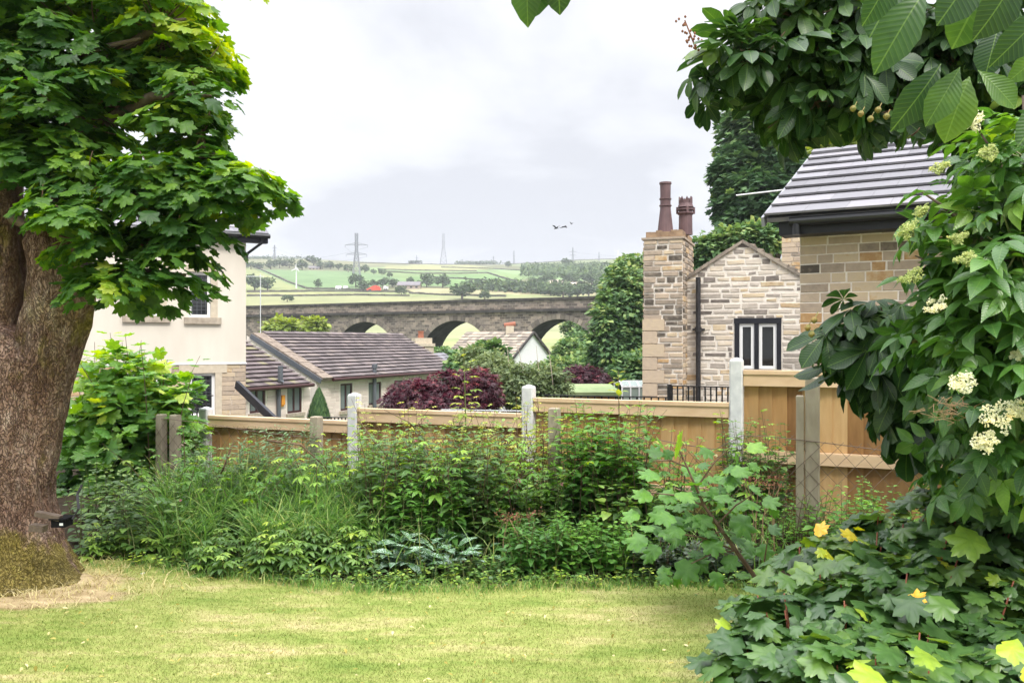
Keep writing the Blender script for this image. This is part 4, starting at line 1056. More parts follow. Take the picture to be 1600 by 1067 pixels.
# ------------------------------------------------------------------ bungalow terrace below
def bungalows():
    u = Vector((.404, .915, 0)); E1 = P(520, 592, 38)
    r = thing('stone_bungalow', 'low stone bungalow with brown tiled roof, the right hand one of the terrace', 'house', (E1.x + 2, E1.y + 5, -3.4), 'stone bungalows below the garden')
    fr = Frame(Vector((E1.x, E1.y, -3.4)), u); ve = E1.z + 3.4; Lr = 12.6; wl = -.78
    fw = Frame(fr.at(0, 0, -.32), u); p = R(27); hv = -fr.n * math.cos(p) + Vector((0, 0, 1)) * math.sin(p)
    rf = Frame(fr.at(0, ve, 0), u, hv); rows = 13
    tb = MB(); tiles(tb, rf, Lr, rows, .345, .38, seed=8, lift=.085, th=.03); tb.fbox(rf, 0, Lr, .03, rows * .345, -.1, 0); tb.build('roof', M['tile_brown'], r)
    rd = MB(); top = rows * .345
    for i in range(28): rd.fbox(rf, i * .45, i * .45 + .43, top - .12, top + .12, .04, .13 + random.random() * .015, random.random())
    rd.build('ridge', M['tile_brown'], r)
    bk = MB(); a, b = rf.at(0, top, 0), rf.at(Lr, top, 0); d = -fr.n * 4 - Vector((0, 0, 2)); bk.add([a, b, b + d, a + d], [(0, 1, 2, 3)]); bk.build('roof_back', M['tile_brown'], r)
    wins = []
    for x0, x1, y0, y1 in ((532, 551, 599, 641), (576, 596, 597, 632), (616, 640, 594, 626)):
        ua, ub = fw.px(x0, 620)[0], fw.px(x1, 620)[0]; xm = (x0 + x1) / 2; wins.append((ua, ub, fw.px(xm, y1)[1], fw.px(xm, y0)[1]))
    wb = MB(); poly = [(wl, 0), (Lr, 0), (Lr, ve + .1), (wl, ve + .1)]; wall_face(wb, fw, poly, wins, 0, 0)
    stones(wb, fw, poly, [(a - .08, b + .08, c - .16, d + .05) for a, b, c, d in wins], (.13, .19), (.3, .75), .022, .012, 1, lambda rd, a, b: .34 + .5 * rd.random(), seed=11)
    wb.add([fw.at(wl, 0, 0), fw.at(wl, ve, 0), fw.at(wl, ve + 2, -4), fw.at(wl, 0, -4)], [(0, 1, 2, 3)]); wb.build('wall', [M['mortar'], M['stone_pink']], r)
    for i, (a, b, c, d) in enumerate(wins):
        add_window(fw, a, b, c, d, r, M['brown_frame'], M['pane_soft'], .06, .09, 1)
        s = MB(); s.fbox(fw, a - .1, b + .1, c - .15, c - .004, -.06, .10); s.build('window_sill', M['sill'], r)
    g = MB(); g.tube([fr.at(-.05, ve - .03, .06), fr.at(Lr, ve - .03, .06)], .08, 8); g.build('gutter', M['brown_frame'], r)
    # stone coped gable strip between the two roofs
    cp = MB()
    for i in range(9): cp.fbox(rf, wl, -.02, i * .5, i * .5 + .48, -.08, .09 + .012 * (i % 2), random.random())
    cp.build('gable_coping', M['dark_coping'], r)
    fl = MB(); fl.fbox(rf, wl - .06, wl - .004, 0, 4.5, -.2, .02); fl.build('flashing', M['grey_pipe'], r)
    ft = MB(); q = fw.px(581, 600); ft.tube([fw.at(q[0], q[1] - 1.3, .16), fw.at(q[0], q[1] + .1, .16), fw.at(q[0], q[1] + .8, .16)], .1, 8); ft.tube([fw.at(q[0], q[1] + .8, .16), fw.at(q[0], q[1] + 1.0, .16)], .14, 8); ft.build('flue_pipe', M['grey_pipe'], r)
    # left, nearer unit
    E2 = P(487, 600, 36); r2 = thing('stone_bungalow', 'nearer stone bungalow with mossy roof edge beside the cream house', 'house', (E2.x - 2, E2.y - 5, -3.4), 'stone bungalows below the garden')
    fr = Frame(Vector((E2.x, E2.y, -3.4)), u); ve = E2.z + 3.4; Ll = 13; fw = Frame(fr.at(0, 0, -.3), u)
    rf = Frame(fr.at(-Ll, ve, 0), u, hv); tb = MB(); tiles(tb, rf, Ll, 12, .345, .38, seed=9, lift=.085, th=.03); tb.fbox(rf, 0, Ll, .03, 12 * .345, -.1, 0); tb.build('roof', M['tile_mossy'], r2)
    a, b = rf.at(0, 4.1, 0), rf.at(Ll, 4.1, 0); bk = MB(); bk.add([a, b, b - fr.n * 4 - Vector((0, 0, 2)), a - fr.n * 4 - Vector((0, 0, 2))], [(0, 1, 2, 3)]); bk.build('roof_back', M['tile_mossy'], r2)
    wins = []
    for x0, x1, y0, y1 in ((390, 415, 606, 645), (449, 472, 603, 645)):
        ua, ub = fw.px(x0, 620)[0], fw.px(x1, 620)[0]; xm = (x0 + x1) / 2; wins.append((ua, ub, fw.px(xm, y1)[1], fw.px(xm, y0)[1]))
    wb = MB(); poly = [(-Ll, 0), (.3, 0), (.3, ve + .1), (-Ll, ve + .1)]; wall_face(wb, fw, poly, wins, 0, 0)
    stones(wb, fw, poly, [(a - .08, b + .08, c - .16, d + .05) for a, b, c, d in wins], (.13, .19), (.3, .75), .022, .012, 1, lambda rd, a, b: .34 + .5 * rd.random(), seed=12); wb.build('wall', [M['mortar'], M['stone_pink']], r2)
    for a, b, c, d in wins:
        add_window(fw, a, b, c, d, r2, M['brown_frame'], M['pane_soft'], .06, .09, 1)
        s = MB(); s.fbox(fw, a - .1, b + .1, c - .15, c - .004, -.06, .10); s.build('window_sill', M['sill'], r2)
    g = MB(); g.tube([fr.at(-Ll, ve - .03, .06), fr.at(.05, ve - .03, .06)], .08, 8); g.build('gutter', M['brown_frame'], r2)
    q = fw.px(432, 600); dp = MB(); dp.tube([fw.at(q[0], -.2, .12), fw.at(q[0], q[1] - .05, .12), fw.at(q[0], q[1] + .15, .3)], .09, 8); dp.tube([fw.at(q[0], q[1] + .1, .2), fw.at(q[0], q[1] + .75, .2)], .11, 8); dp.build('downpipe', M['grey_pipe'], r2)
    q = fw.px(437, 625); ab = MB(); ab.fbox(fw, q[0] - .02, q[0] + .18, q[1] - .2, q[1] + .2, .0, .14); ab.fbox(fw, q[0] + .0, q[0] + .16, q[1] - .27, q[1] - .2, .0, .1); ab.build('alarm_box', M['orange'], r2)
bungalows()

def sloping_rail():     # black sloping beam below the cream house
    a, b = P(386, 616, 24.5), P(429, 657, 23.4); r = thing('sloping_beam', 'black beam sloping down from the cream house corner in front of the bungalow', 'beam', (a.x, a.y, -3))
    mb = MB(); mb.bar(a + (a - b) * .4, b, .10, .24); mb.build('beam', M['fascia'], r)
    pm = MB(); pm.bar(b + (a - b) * .1, (b.x, b.y, -3.0), .09); pm.build('post', M['fascia'], r)
sloping_rail()

def aerial_mast():
    b = P(407, 534, 39.5); t = P(407, 428, 39.5); r = thing('aerial_mast', 'thin white aerial mast on the bungalow roof next to the cream house', 'aerial', b - Vector((0, 0, .6)))
    mb = MB(); mb.tube([b - Vector((0, 0, .8)), t], .022, 6); mb.build('mast', M['alu'], r)
    ab = MB(); ab.bar(t + Vector((-.65, 0, -.12)), t + Vector((.15, 0, -.12)), .035)
    for i in range(7): ab.bar(t + Vector((-.6 + i * .1, -.25, -.12)), t + Vector((-.6 + i * .1, .25, -.12)), .02)
    ab.build('antenna', M['alu'], r)
aerial_mast()

def brick_chimney():
    Y = 53.0; k = Y / F; c = P(661, 560, Y); r = thing('cottage', 'low cottage with grey roof, skylight and brick chimney beyond the bungalows', 'house', (c.x + 1, Y + 2, -4.5))
    u = Vector((.35, .937, 0)); fr = Frame(Vector((P(655, 590, Y).x, Y - .5, -4.5)), u)
    e = P(722, 578, 55); rf = Frame(P(655, 584, 52), (P(724, 576, 57) - P(655, 584, 52)), Vector((-.78, .30, .5)))
    tb = MB(); tiles(tb, rf, 6, 6, .34, .4, seed=21, lift=.045); tb.fbox(rf, 0, 6, .02, 2.1, -.1, 0); tb.build('roof', M['slate'], r)
    wb = MB(); wb.fbox(Frame(rf.at(0, 0, 0) - Vector((0, 0, 4)), rf.u), 0, 6, 0, 4, -3, -.25); wb.build('wall', M['jamb'], r)
    sk = MB(); sk.fbox(rf, 3.2, 4.3, .5, 1.5, .06, .13); sk.build('skylight', M['hut_glass'], r)
    ch = thing('brick_chimney', 'red brick chimney with cream cap and orange pot in front of the arch', 'chimney', (c.x, Y, c.z - 2))
    fc = Frame(P(648, 566, Y), (.9, .43, 0)); mb = MB()
    mb.fbox(fc, 0, 1.25, -1.6, 1.0, -.8, 0); mb.build('stack', brickred(), ch)
    rb = MB(); rb.fbox(fc, .68, 1.28, -1.4, 1.0, -.6, .03); rb.build('rendered_side', M['jamb'], ch)
    cp = MB(); cp.fbox(fc, -.1, 1.35, 1.003, 1.2, -.9, .1); cp.fbox(fc, .05, 1.2, 1.2, 1.55, -.75, -.05); cp.build('cap', M['jamb'], ch)
    pt = MB(); q = fc.at(.55, 1.5, -.4); pt.lathe(q, [(.2, 0), (.17, .4), (.2, .42), (.2, .5), (.12, .5)], 12); pt.build('chimney_pot', M['clay_red'], ch)
def brickred():
    t = NT('red_brick', .9, .1); b = t.n('ShaderNodeTexBrick'); b.inputs['Scale'].default_value = 4
    b.inputs['Color1'].default_value = (.30, .075, .045, 1); b.inputs['Color2'].default_value = (.42, .14, .09, 1); b.inputs['Mortar'].default_value = (.4, .34, .3, 1)
    mp = t.n('ShaderNodeMapping'); mp.inputs['Rotation'].default_value = (R(90), 0, 0); c = t.n('ShaderNodeTexCoord'); t.l(c.outputs['Object'], mp.inputs[0]); t.l(mp.outputs[0], b.inputs['Vector'])
    return t.base(b.outputs['Color'])
brick_chimney()

def white_house():
    A = P(831, 519, 72); w_ = Vector((.50, .866, 0)); u = Vector((-.866, .50, 0)); g0, g1 = A - w_ * 3.3 - Vector((0, 0, 2.0)), A + w_ * 3.3 - Vector((0, 0, 2.0)); Lh = 6.6
    r = thing('white_gabled_house', 'white gabled house with stone slate roof in front of the viaduct', 'house', (A.x - 2, A.y, -9))
    mb = MB(); dn = lambda p: Vector((p.x, p.y, -9))
    mb.add([g0, A, g1, dn(g1), dn(g0), g0 + u * Lh, A + u * Lh, g1 + u * Lh, dn(g1 + u * Lh), dn(g0 + u * Lh)], [(0, 1, 2, 3, 4), (5, 9, 8, 7, 6), (0, 4, 9, 5), (2, 7, 8, 3)]); mb.build('wall', M['white_paint'], r)
    v = (A - g0).normalized(); rf = Frame(g0 + u * Lh - v * .3 - u * -.15 + u * 0, -u, v); sl = (A - g0).length + .3
    tb = MB(); tiles(tb, rf, Lh + .35, 9, sl / 9, .42, seed=31, lift=.06, th=.04); tb.fbox(rf, 0, Lh + .3, .02, sl, -.12, 0); tb.build('roof', M['stone_slate'], r)
    bk = MB(); v2 = (A - g1).normalized(); rf2 = Frame(g1 - v2 * .3 - u * .2, u, v2); bk.fbox(rf2, 0, Lh + .35, 0, sl, -.05, .1); bk.build('roof_back', M['stone_slate'], r)
    vb = MB(); vb.bar(g0 - v * .3 - u * .2, A - u * .2, .12, .2); vb.bar(A - u * .2, g1 - v2 * .3 - u * .2, .12, .2); vb.build('verge', M['coping'], r)
    c = A + u * 2.2; cb = MB(); cb.box((c.x - .35, c.y - .35, c.z - .3), (c.x + .35, c.y + .35, c.z + .55)); cb.build('chimney_stack', M['jamb'], r); pb = MB(); pb.tube([c + Vector((-.5, 0, .6)), c + Vector((.5, 0, .75))], .2, 8); pb.build('chimney_pot', M['clay_red'], r)
white_house()

# ------------------------------------------------------------------ stone house with the tall chimney
U20 = Vector((math.cos(R(20)), -math.sin(R(20)), 0))
def tall_chimney():
    o = P(1005, 533, 16.6); z0 = -1.9; fr = Frame(Vector((o.x, o.y, z0)), U20); wd = fr.px(1067.5, 450)[0]; top = fr.px(1040, 374)[1]; dp = 1.45
    r = thing('stone_chimney_stack', 'tall buff stone chimney stack with two clay pots on a mossy cap', 'chimney', (o.x + .4, o.y + .5, z0))
    core = MB(); core.fbox(fr, .012, wd - .012, 0, top, -dp, -.012, .5, 0)
    def tint(rd, u, v):
        k = v / top; return max(0, min(1, rd.random() ** (1.25 if k > .62 else .8) * (.9 if k > .62 else 1.0)))
    for f2, ww in ((fr, wd), (Frame(fr.at(wd, 0, 0), -fr.n), dp), (Frame(fr.at(0, 0, -dp), fr.n), dp)):
        stones(core, f2, [(0, 0), (ww, 0), (ww, top), (0, top)], (), (.085, .128), (.16, .42), .036, .007, 1, tint, seed=int(ww * 100))
    core.build('shaft', [M['mortar'], M['stone_near']], r)
    q = MB(); v = 0.0; i = 0
    while v < fr.px(1030, 505)[1]:
        h = random.uniform(.2, .28); l = .42 if i % 2 else .28; q.fbox(fr, -.012, l, v + .008, v + h - .008, -.3, .020, random.uniform(.55, .95)); v += h; i += 1
    q.build('quoin', M['stone_near'], r)
    sc = MB(); sc.fbox(fr, -.03, wd + .03, top + .002, top + .045, -dp - .03, .03, .3); sc.build('cap_course', M['stone_near'], r)
    cp = MB(); rd = random.Random(4)
    for i in range(7):
        a = .05 + (wd - .1) * i / 7; cp.fbox(fr, a, a + (wd - .1) / 7 + .004 * i, top + .047, top + .17 + rd.uniform(-.02, .02), -dp + .03, -.02 - rd.uniform(0, .02), rd.random())
    cp.build('cap', M['cap'], r)
    zt = top + .15
    a = fr.at(fr.px(1035, 363)[0], zt, -.35); h = (363 - 282) / F * 16.7; p1 = MB()
    p1.lathe(a, [(.165, 0), (.16, .04), (.11, h * .46), (.105, h * .53), (.125, h * .535), (.125, h * .555), (.105, h * .56), (.105, h * .66), (.122, h * .665), (.122, h * .685), (.104, h * .69), (.108, h * .96), (.125, h * .965), (.12, h), (.08, h), (.08, h * .9)], 20)
    p1.build('tall_chimney_pot', M['clay'], r, False)
    b = fr.at(fr.px(1064, 363)[0], zt, -.62); h = (363 - 303) / F * 16.4; p2 = MB()
    p2.lathe(b, [(.145, 0), (.14, .02), (.135, h * .50), (.13, h * .52), (.17, h * .56), (.17, h * .60), (.13, h * .605), (.13, h * .65), (.175, h * .655), (.175, h * .69), (.13, h * .695), (.13, h * .73), (.165, h * .735), (.155, h * .76), (.135, h * .84), (.10, h * .84)], 20)
    for k in range(8):
        a0 = 2 * math.pi * k / 8; w0 = .37
        pts = [Vector((b[0] + .14 * math.cos(a0 + s), b[1] + .14 * math.sin(a0 + s), b[2] + z)) for s, z in ((-w0, h * .80), (w0, h * .80), (w0 * .75, h * .92), (0, h * 1.02), (-w0 * .75, h * .92))]
        inn = [Vector((b[0] + (p.x - b[0]) * .82, b[1] + (p.y - b[1]) * .82, p.z)) for p in pts]
        p2.add(pts + inn, [(0, 1, 2, 3, 4), (9, 8, 7, 6, 5)] + [(i, (i + 1) % 5, 5 + (i + 1) % 5, 5 + i) for i in range(5)])
        if k % 2 == 0:
            c, s = math.cos(a0), math.sin(a0); p2.bar((b[0] + .17 * c, b[1] + .17 * s, b[2] + h * .56), (b[0] + .17 * c, b[1] + .17 * s, b[2] + h * .74), .04)
    p2.build('crowned_chimney_pot', M['clay'], r)
tall_chimney()

def gable_cottage():
    o = P(1087, 533, 16.75); z0 = -1.9; fr = Frame(Vector((o.x, o.y, z0)), U20); r = thing('stone_cottage', 'white mortared stone cottage gable with a small dark framed window', 'house', (o.x + 1.2, o.y + 1, z0))
    ap = fr.px(1160, 380); lf = fr.px(1066, 442); rt = fr.px(1262, 440); W = rt[0]; sl = (ap[1] - lf[1]) / (ap[0] - lf[0])
    rt = (ap[0] + (ap[0] - lf[0]) * 1.08, ap[1] - (ap[0] - lf[0]) * 1.08 * sl)
    poly = [(lf[0], 0), (rt[0], 0), rt, ap, lf]; win = [(fr.px(1151, 540)[0], fr.px(1217, 540)[0], fr.px(1184, 577)[1], fr.px(1184, 505)[1])]
    mb = MB(); wall_face(mb, fr, poly, win, 0, 0, .5, .16)
    def tint(rd, u, v):
        k = v / ap[1]; x = rd.random()
        return x * .38 if rd.random() < (.34 if k > .55 else .10) else .25 + .75 * x
    a, b, c, d = win[0]
    stones(mb, fr, poly, [(a - .06, b + .06, c - .02, d + .10)], (.090, .128), (.16, .48), .042, .006, 1, tint, 41, .011)
    back = 4.5
    for x, y in ((lf, ap), (ap, rt)): pass
    mb.add([fr.at(lf[0], 0, 0), fr.at(*lf, 0), fr.at(*lf, -back), fr.at(lf[0], 0, -back)], [(0, 1, 2, 3)]); mb.add([fr.at(rt[0], 0, 0), fr.at(*rt, 0), fr.at(*rt, -back), fr.at(rt[0], 0, -back)], [(0, 1, 2, 3)])
    mb.build('gable_wall', [M['mortar'], M['stone_pale']], r)
    # dark painted stone surround and two white casements
    sb = MB(); n1 = .022
    sb.fbox(fr, a - .05, b + .05, d - .005, d + .10, -.16, n1); sb.fbox(fr, a - .04, a + .05, c, d - .007, -.16, n1 - .004); sb.fbox(fr, b - .04, b + .045, c, d - .007, -.16, n1 - .004)
    m_ = (a + b) / 2 - .02; sb.fbox(fr, m_ - .042, m_ + .042, c, d - .007, -.16, n1 - .006); sb.build('window_surround', M['fascia'], r)
    for x0, x1 in ((a + .053, m_ - .045), (m_ + .045, b - .043)): add_window(fr, x0, x1, c + .01, d - .01, r, M['white_frame'], M['pane'], .03, .06, 0)
    sg = MB(); sg.fbox(fr, a - .06, b + .06, c - .1, c - .002, -.1, .06); sg.build('window_sill', M['sill'], r)
    cm = MB()
    for (p0, p1) in ((lf, ap), (ap, rt)):
        n_ = 9
        for i in range(n_):
            q0 = (p0[0] + (p1[0] - p0[0]) * i / n_, p0[1] + (p1[1] - p0[1]) * i / n_); q1 = (p0[0] + (p1[0] - p0[0]) * (i + .97) / n_, p0[1] + (p1[1] - p0[1]) * (i + .97) / n_)
            A0, A1 = fr.at(*q0, 0), fr.at(*q1, 0); z = Vector((0, 0, .065 + random.uniform(-.008, .012)))
            cm.box8([A0 + fr.n * .05, A1 + fr.n * .05, A1 - fr.n * .3, A0 - fr.n * .3, A0 + fr.n * .05 + z, A1 + fr.n * .05 + z, A1 - fr.n * .3 + z, A0 - fr.n * .3 + z], random.uniform(.2, .8))
    cm.build('gable_coping', M['stone_slate'], r)
    tb = MB()
    for sgn, foot in ((1, rt), (-1, lf)):
        v = (fr.at(*ap, 0) - fr.at(*foot, 0)).normalized(); uu = -fr.n if sgn > 0 else fr.n
        rf = Frame(fr.at(*foot, -.31 if sgn > 0 else -back), uu, v); ln = (Vector(ap) - Vector(foot)).length
        tiles(tb, rf, back - .31, 8, ln / 8, .34, seed=51, lift=.09, th=.035); tb.fbox(rf, 0, back - .31, 0, ln, -.08, 0)
    tb.build('roof', M['stone_slate'], r)
    q = fr.px(1092, 430); dp = MB(); u0 = q[0]; dp.tube([fr.at(u0, .1, .10), fr.at(u0, q[1] - .05, .10)], .05, 10)
    for vv in (fr.px(1092, 515)[1],): dp.tube([fr.at(u0, vv - .05, .10), fr.at(u0, vv + .05, .10)], .07, 10); dp.fbox(fr, u0 - .12, u0 + .12, vv - .02, vv + .02, 0, .06)
    dp.build('drainpipe', M['black_paint'], r)
    pl = MB()
gable_cottage()
def rear_house():
    fr = Frame(P(1221, 533, 23) - Vector((0, 0, 4)), U20); r = thing('stone_building', 'buff stone wall of a building showing between cottage roof and dark eaves', 'house', fr.at(1, 0, -1)); top = fr.px(1235, 360)[1]
    mb = MB(); mb.fbox(fr, 0.01, 4, 0, top, -4, -.012); stones(mb, fr, [(0, 0), (4, 0), (4, top), (0, top)], (), (.1, .16), (.2, .5), .018, .01, 1, seed=77); mb.build('wall', [M['mortar'], M['stone_near']], r)
rear_house()

# ------------------------------------------------------------------ nearer house on the right with the grey tiled roof
def slate_house():
    u = Vector((math.cos(R(30)), -math.sin(R(30)), 0)); o = P(1250, 533, 9.7); z0 = -1.4; fr = Frame(Vector((o.x, o.y, z0)), u); n = fr.n
    r = thing('stone_house', 'stone house with grey tiled roof and dark fascia behind the fence', 'house', fr.at(2, 0, -2)); Lw = 6.0
    ff = Frame(fr.at(0, 0, .30), u); fu, fv0 = ff.px(1217, 368); fv1 = ff.px(1217, 345)[1]
    mb = MB(); wall_face(mb, fr, [(0, 0), (Lw, 0), (Lw, fv0 + .03), (0, fv0 + .03)], (), 0, 0)
    def tint(rd, a, b): return min(1, max(0, rd.gauss(.60, .30)))
    stones(mb, fr, [(0, 0), (Lw, 0), (Lw, fv0 + .02), (0, fv0 + .02)], (), (.085, .122), (.15, .38), .014, .004, 1, tint, 61, .003)
    mb.add([fr.at(0, 0, 0), fr.at(0, fv1, 0), fr.at(0, fv1, -5), fr.at(0, 0, -5)], [(0, 1, 2, 3)]); mb.build('wall', [M['mortar'], M['stone_near']], r)
    fm = MB(); fm.fbox(ff, fu, Lw, fv0, fv1, -.02, 0); fm.fbox(ff, fu, Lw, fv0, fv0 + .015, -.32, -.02); fm.fbox(ff, fu, fu + .02, fv0, fv1 + .1, -.34, -.021); fm.build('fascia', M['fascia'], r)
    gb = MB(); gu = ff.px(1236, 345)[0]; 
    pts = []; gb.tube([fr.at(gu, fv1 - .03, .365), fr.at(Lw, fv1 - .03, .365)], .052, 12); gb.build('gutter', M['pvc_black'], r)
    hb = MB(); hu = ff.px(1246, 352)[0]; hb.tube([fr.at(hu, fv1 - .06, .365), fr.at(hu, fv1 - .18, .365)], .045, 10); hb.build('gutter_outlet', M['pvc_black'], r)
    f3 = Frame(fr.at(0, 0, .40), u); ru, rv = f3.px(1194, 343); p = R(23.5); vv = -n * math.cos(p) + Vector((0, 0, 1)) * math.sin(p)
    rf = Frame(f3.at(ru, rv, 0), u, vv); rows = 8; gz = .405
    tb = MB(); tiles(tb, rf, Lw - ru + .4, rows, gz, .44, seed=66, lift=.045, th=.025); tb.fbox(rf, .02, Lw - ru + .4, .03, rows * gz, -.05, 0); tb.build('roof', M['slate'], r)
    top = rows * gz; rg = MB()
    for i in range(16): rg.fbox(rf, i * .42, i * .42 + .41, top - .1, top + .08, .02, .085)
    rg.build('ridge', M['slate'], r)
    bk = MB(); a, b = rf.at(0, top, 0), rf.at(Lw - ru + .4, top, 0); d = -n * 3.2 - Vector((0, 0, 1.4)); bk.add([a, b, b + d, a + d], [(0, 1, 2, 3)]); bk.build('roof_back', M['slate'], r)
    vg = MB(); vg.fbox(rf, -.03, .0, -.02, top, -.08, .03); vg.build('verge', M['lead'], r)
    a = rf.at(-.03, 1.35, .0); pl = MB(); pl.tube([a + u * .1, a - u * .62 + Vector((0, 0, -.02))], .010, 8); setp(pl.build('roof_pole', M['white_frame']), 'thin white pole sticking out left from the tiled roof edge', 'pole')
slate_house()

# ------------------------------------------------------------------ fence panels, concrete posts, old posts and wire netting
posts_top = [.87, 1.07, 1.19, 1.46, 1.62]
GP = 'pale concrete fence posts'
PL = ['pale concrete post at the left end of the board fence beside the cream house', 'white concrete post left of the purple maple', 'white concrete post in the middle of the fence, right of the olive bush', 'tallest white concrete post in front of the dark framed window', 'grey concrete post half hidden under the elder flowers']
fu = FD.normalized(); fn = Vector((fu.y, -fu.x, 0))
def concrete_post(k):
    b = fpt(k); z0, z1 = -.9, posts_top[k]; fr = Frame(Vector((b.x, b.y, 0)), fu); h = .056 if k else .06
    mb = MB(); g = fr.at; c = .012
    ring = [(-h, h - c), (-h + c, h), (h - c, h), (h, h - c), (h, -h + c), (h - c, -h), (-h + c, -h), (-h, -h + c)]; pts = []
    for z, s in ((z0, 1), (z1 - .035, 1), (z1 - .02, .93), (z1, .12)): pts += [g(x * s, z, y * s) for x, y in ring]
    fs = [(i * 8 + j, i * 8 + (j + 1) % 8, (i + 1) * 8 + (j + 1) % 8, (i + 1) * 8 + j) for i in range(3) for j in range(8)] + [tuple(range(24, 32))]
    mb.add(pts, fs); return setp(mb.build('concrete_post', M['concrete'], None, base=(b.x, b.y, z0)), PL[k], 'fence post', GP)
for k in range(5): concrete_post(k)
GB = 'board fence panels'
def fence_panel(k, top, rails, label, kend=None):
    a, b = fpt(k), fpt(k + 1); fr = Frame(Vector((a.x, a.y, 0)), fu); Lp = FD.length; u0, u1 = .06, (Lp - .06 if kend is None else kend); z0 = -.85
    r = thing('fence_panel', label, 'fence panel', fr.at(Lp / 2, z0), GB); mb = MB(); u = u0; i = 0
    while u < u1 - .02:
        wd = min(random.uniform(.118, .128), u1 - u); j = random.uniform(-.003, .003)
        g = fr.at; e = u + wd   # feather-edge board, thick edge overlapping the thin one
        mb.box8([g(u, z0 + j, -.026), g(e, z0 + j, -.0125), g(e, z0 + j, -.034), g(u, z0 + j, -.034), g(u, top - .03, -.026), g(e, top - .03, -.0125), g(e, top - .03, -.034), g(u, top - .03, -.034)], random.uniform(.05, .95)); u += wd - .003; i += 1
    mb.build('boards', M['board'], r)
    for v in rails:
        rb = MB(); rb.fbox(fr, u0, u1, v - .048, v + .048, -.011, .034); rb.fbox(fr, u0, u1, v + .048, v + .055, -.011, .030); rb.build('rail', M['rail'], r)
    cb = MB(); cb.fbox(fr, u0, u1, top - .028, top + .006, -.05, .045); cb.build('capping', M['rail'], r)
fence_panel(0, .77, (.70, -.35), 'board fence panel at the left end behind the tall grass')
fence_panel(1, .905, (.825, .05, -.6), 'board fence panel hung with rose stems before the purple maple')
fence_panel(2, 1.06, (.985, .26, -.5), 'board fence panel with black railings showing above it')
fence_panel(3, 1.345, (1.265, .61, -.2), 'tallest board fence panel in front of the stone house')
fence_panel(4, 1.345, (1.265, .61, -.2), 'board fence panel hidden behind the elder at the right edge')
OP = Vector((-.14, 7.08, 0)); OD = Vector((1.795, -.696, 0))
GO = 'old weathered posts of the wire fence'
def old_post(t, z1, h, label, dx=0.0, z0=-.15, lean=0.0):
    b = OP + OD * t; fr = Frame(Vector((b.x + dx, b.y, 0)), fu); mb = MB(); rd = random.Random(int(t * 100) + 7); pts = []
    ring = [(-h, h * .8), (-h * .8, h), (h * .8, h), (h, h * .8), (h, -h * .8), (h * .8, -h), (-h * .8, -h), (-h, -h * .8)]; zs = [z0, .3, z1 - .06, z1 - .008, z1]
    for i, z in enumerate(zs):
        s = (1, 1, 1, .96, .8)[i]; pts += [fr.at(x * s + rd.uniform(-.002, .002) + lean * (z - z0), z, y * s) for x, y in ring]
    fs = [(i * 8 + j, i * 8 + (j + 1) % 8, (i + 1) * 8 + (j + 1) % 8, (i + 1) * 8 + j) for i in range(len(zs) - 1) for j in range(8)] + [tuple(range((len(zs) - 1) * 8, len(zs) * 8))]
    mb.add(pts, fs); setp(mb.build('old_fence_post', M['concrete_old'], None, base=(b.x + dx, b.y, z0)), label, 'fence post', GO)
old_post(-1.86, .87, .042, 'left post of the weathered pair beside the sycamore sapling', -.05)
old_post(-1.84, .865, .044, 'right post of the weathered pair, wrapped in wire netting', .06)
old_post(-.934, .905, .048, 'weathered post standing in front of the left fence panel above the grass')
old_post(.274, 1.05, .044, 'lichen covered post just right of the middle white post')
old_post(1.318, 1.335, .050, 'tall grey weathered post in front of the tallest panel')
old_post(1.30, 1.20, .030, 'thin brown stake leaning against the tall grey weathered post', -.055)
def netting():
    mb = MB(); cell = .062; h = lambda s: .86 + .09 * noise.noise(Vector((s * 1.3, 2, 0))) + (.05 if s > 2 else -.06) ; Ls = 8.0; s0 = -3.7
    for k in range(int((Ls + 1.2) / (2 * cell)) + 1):
        for sg in (-1, 1):
            st = s0 - .6 + k * 2 * cell; pts = []
            for i in range(0, 26):
                z = -.05 + i * .04; s = st + sg * (z + .05) * .92 * 1.0 + .012 * noise.noise(Vector((st * 3, z * 4, sg)))
                if s < s0 or s > s0 + Ls or z > h(s): continue
                b = OP + fu * s; pts.append(b + fn * (.058 + .03 * noise.noise(Vector((s * 1.5, z * 2, 5))) + .0025 * sg) + Vector((0, 0, z)))
            if len(pts) > 2: mb.tube(pts, .0019, 3, cap=False)
    r = thing('wire_netting', 'rusty diamond wire netting sagging between the old posts', 'wire fence', tuple(OP))
    mb.build('mesh_wires', M['wire'], r); lb = MB()
    for zz in (.80, .30):
        pts = [OP + fu * s + fn * .055 + Vector((0, 0, min(h(s), zz + .1 * math.sin(s)) + .01)) for s in np.linspace(s0, s0 + Ls, 40)]; lb.tube(pts, .003, 4)
    lb.build('line_wire', M['wire'], r)
netting()

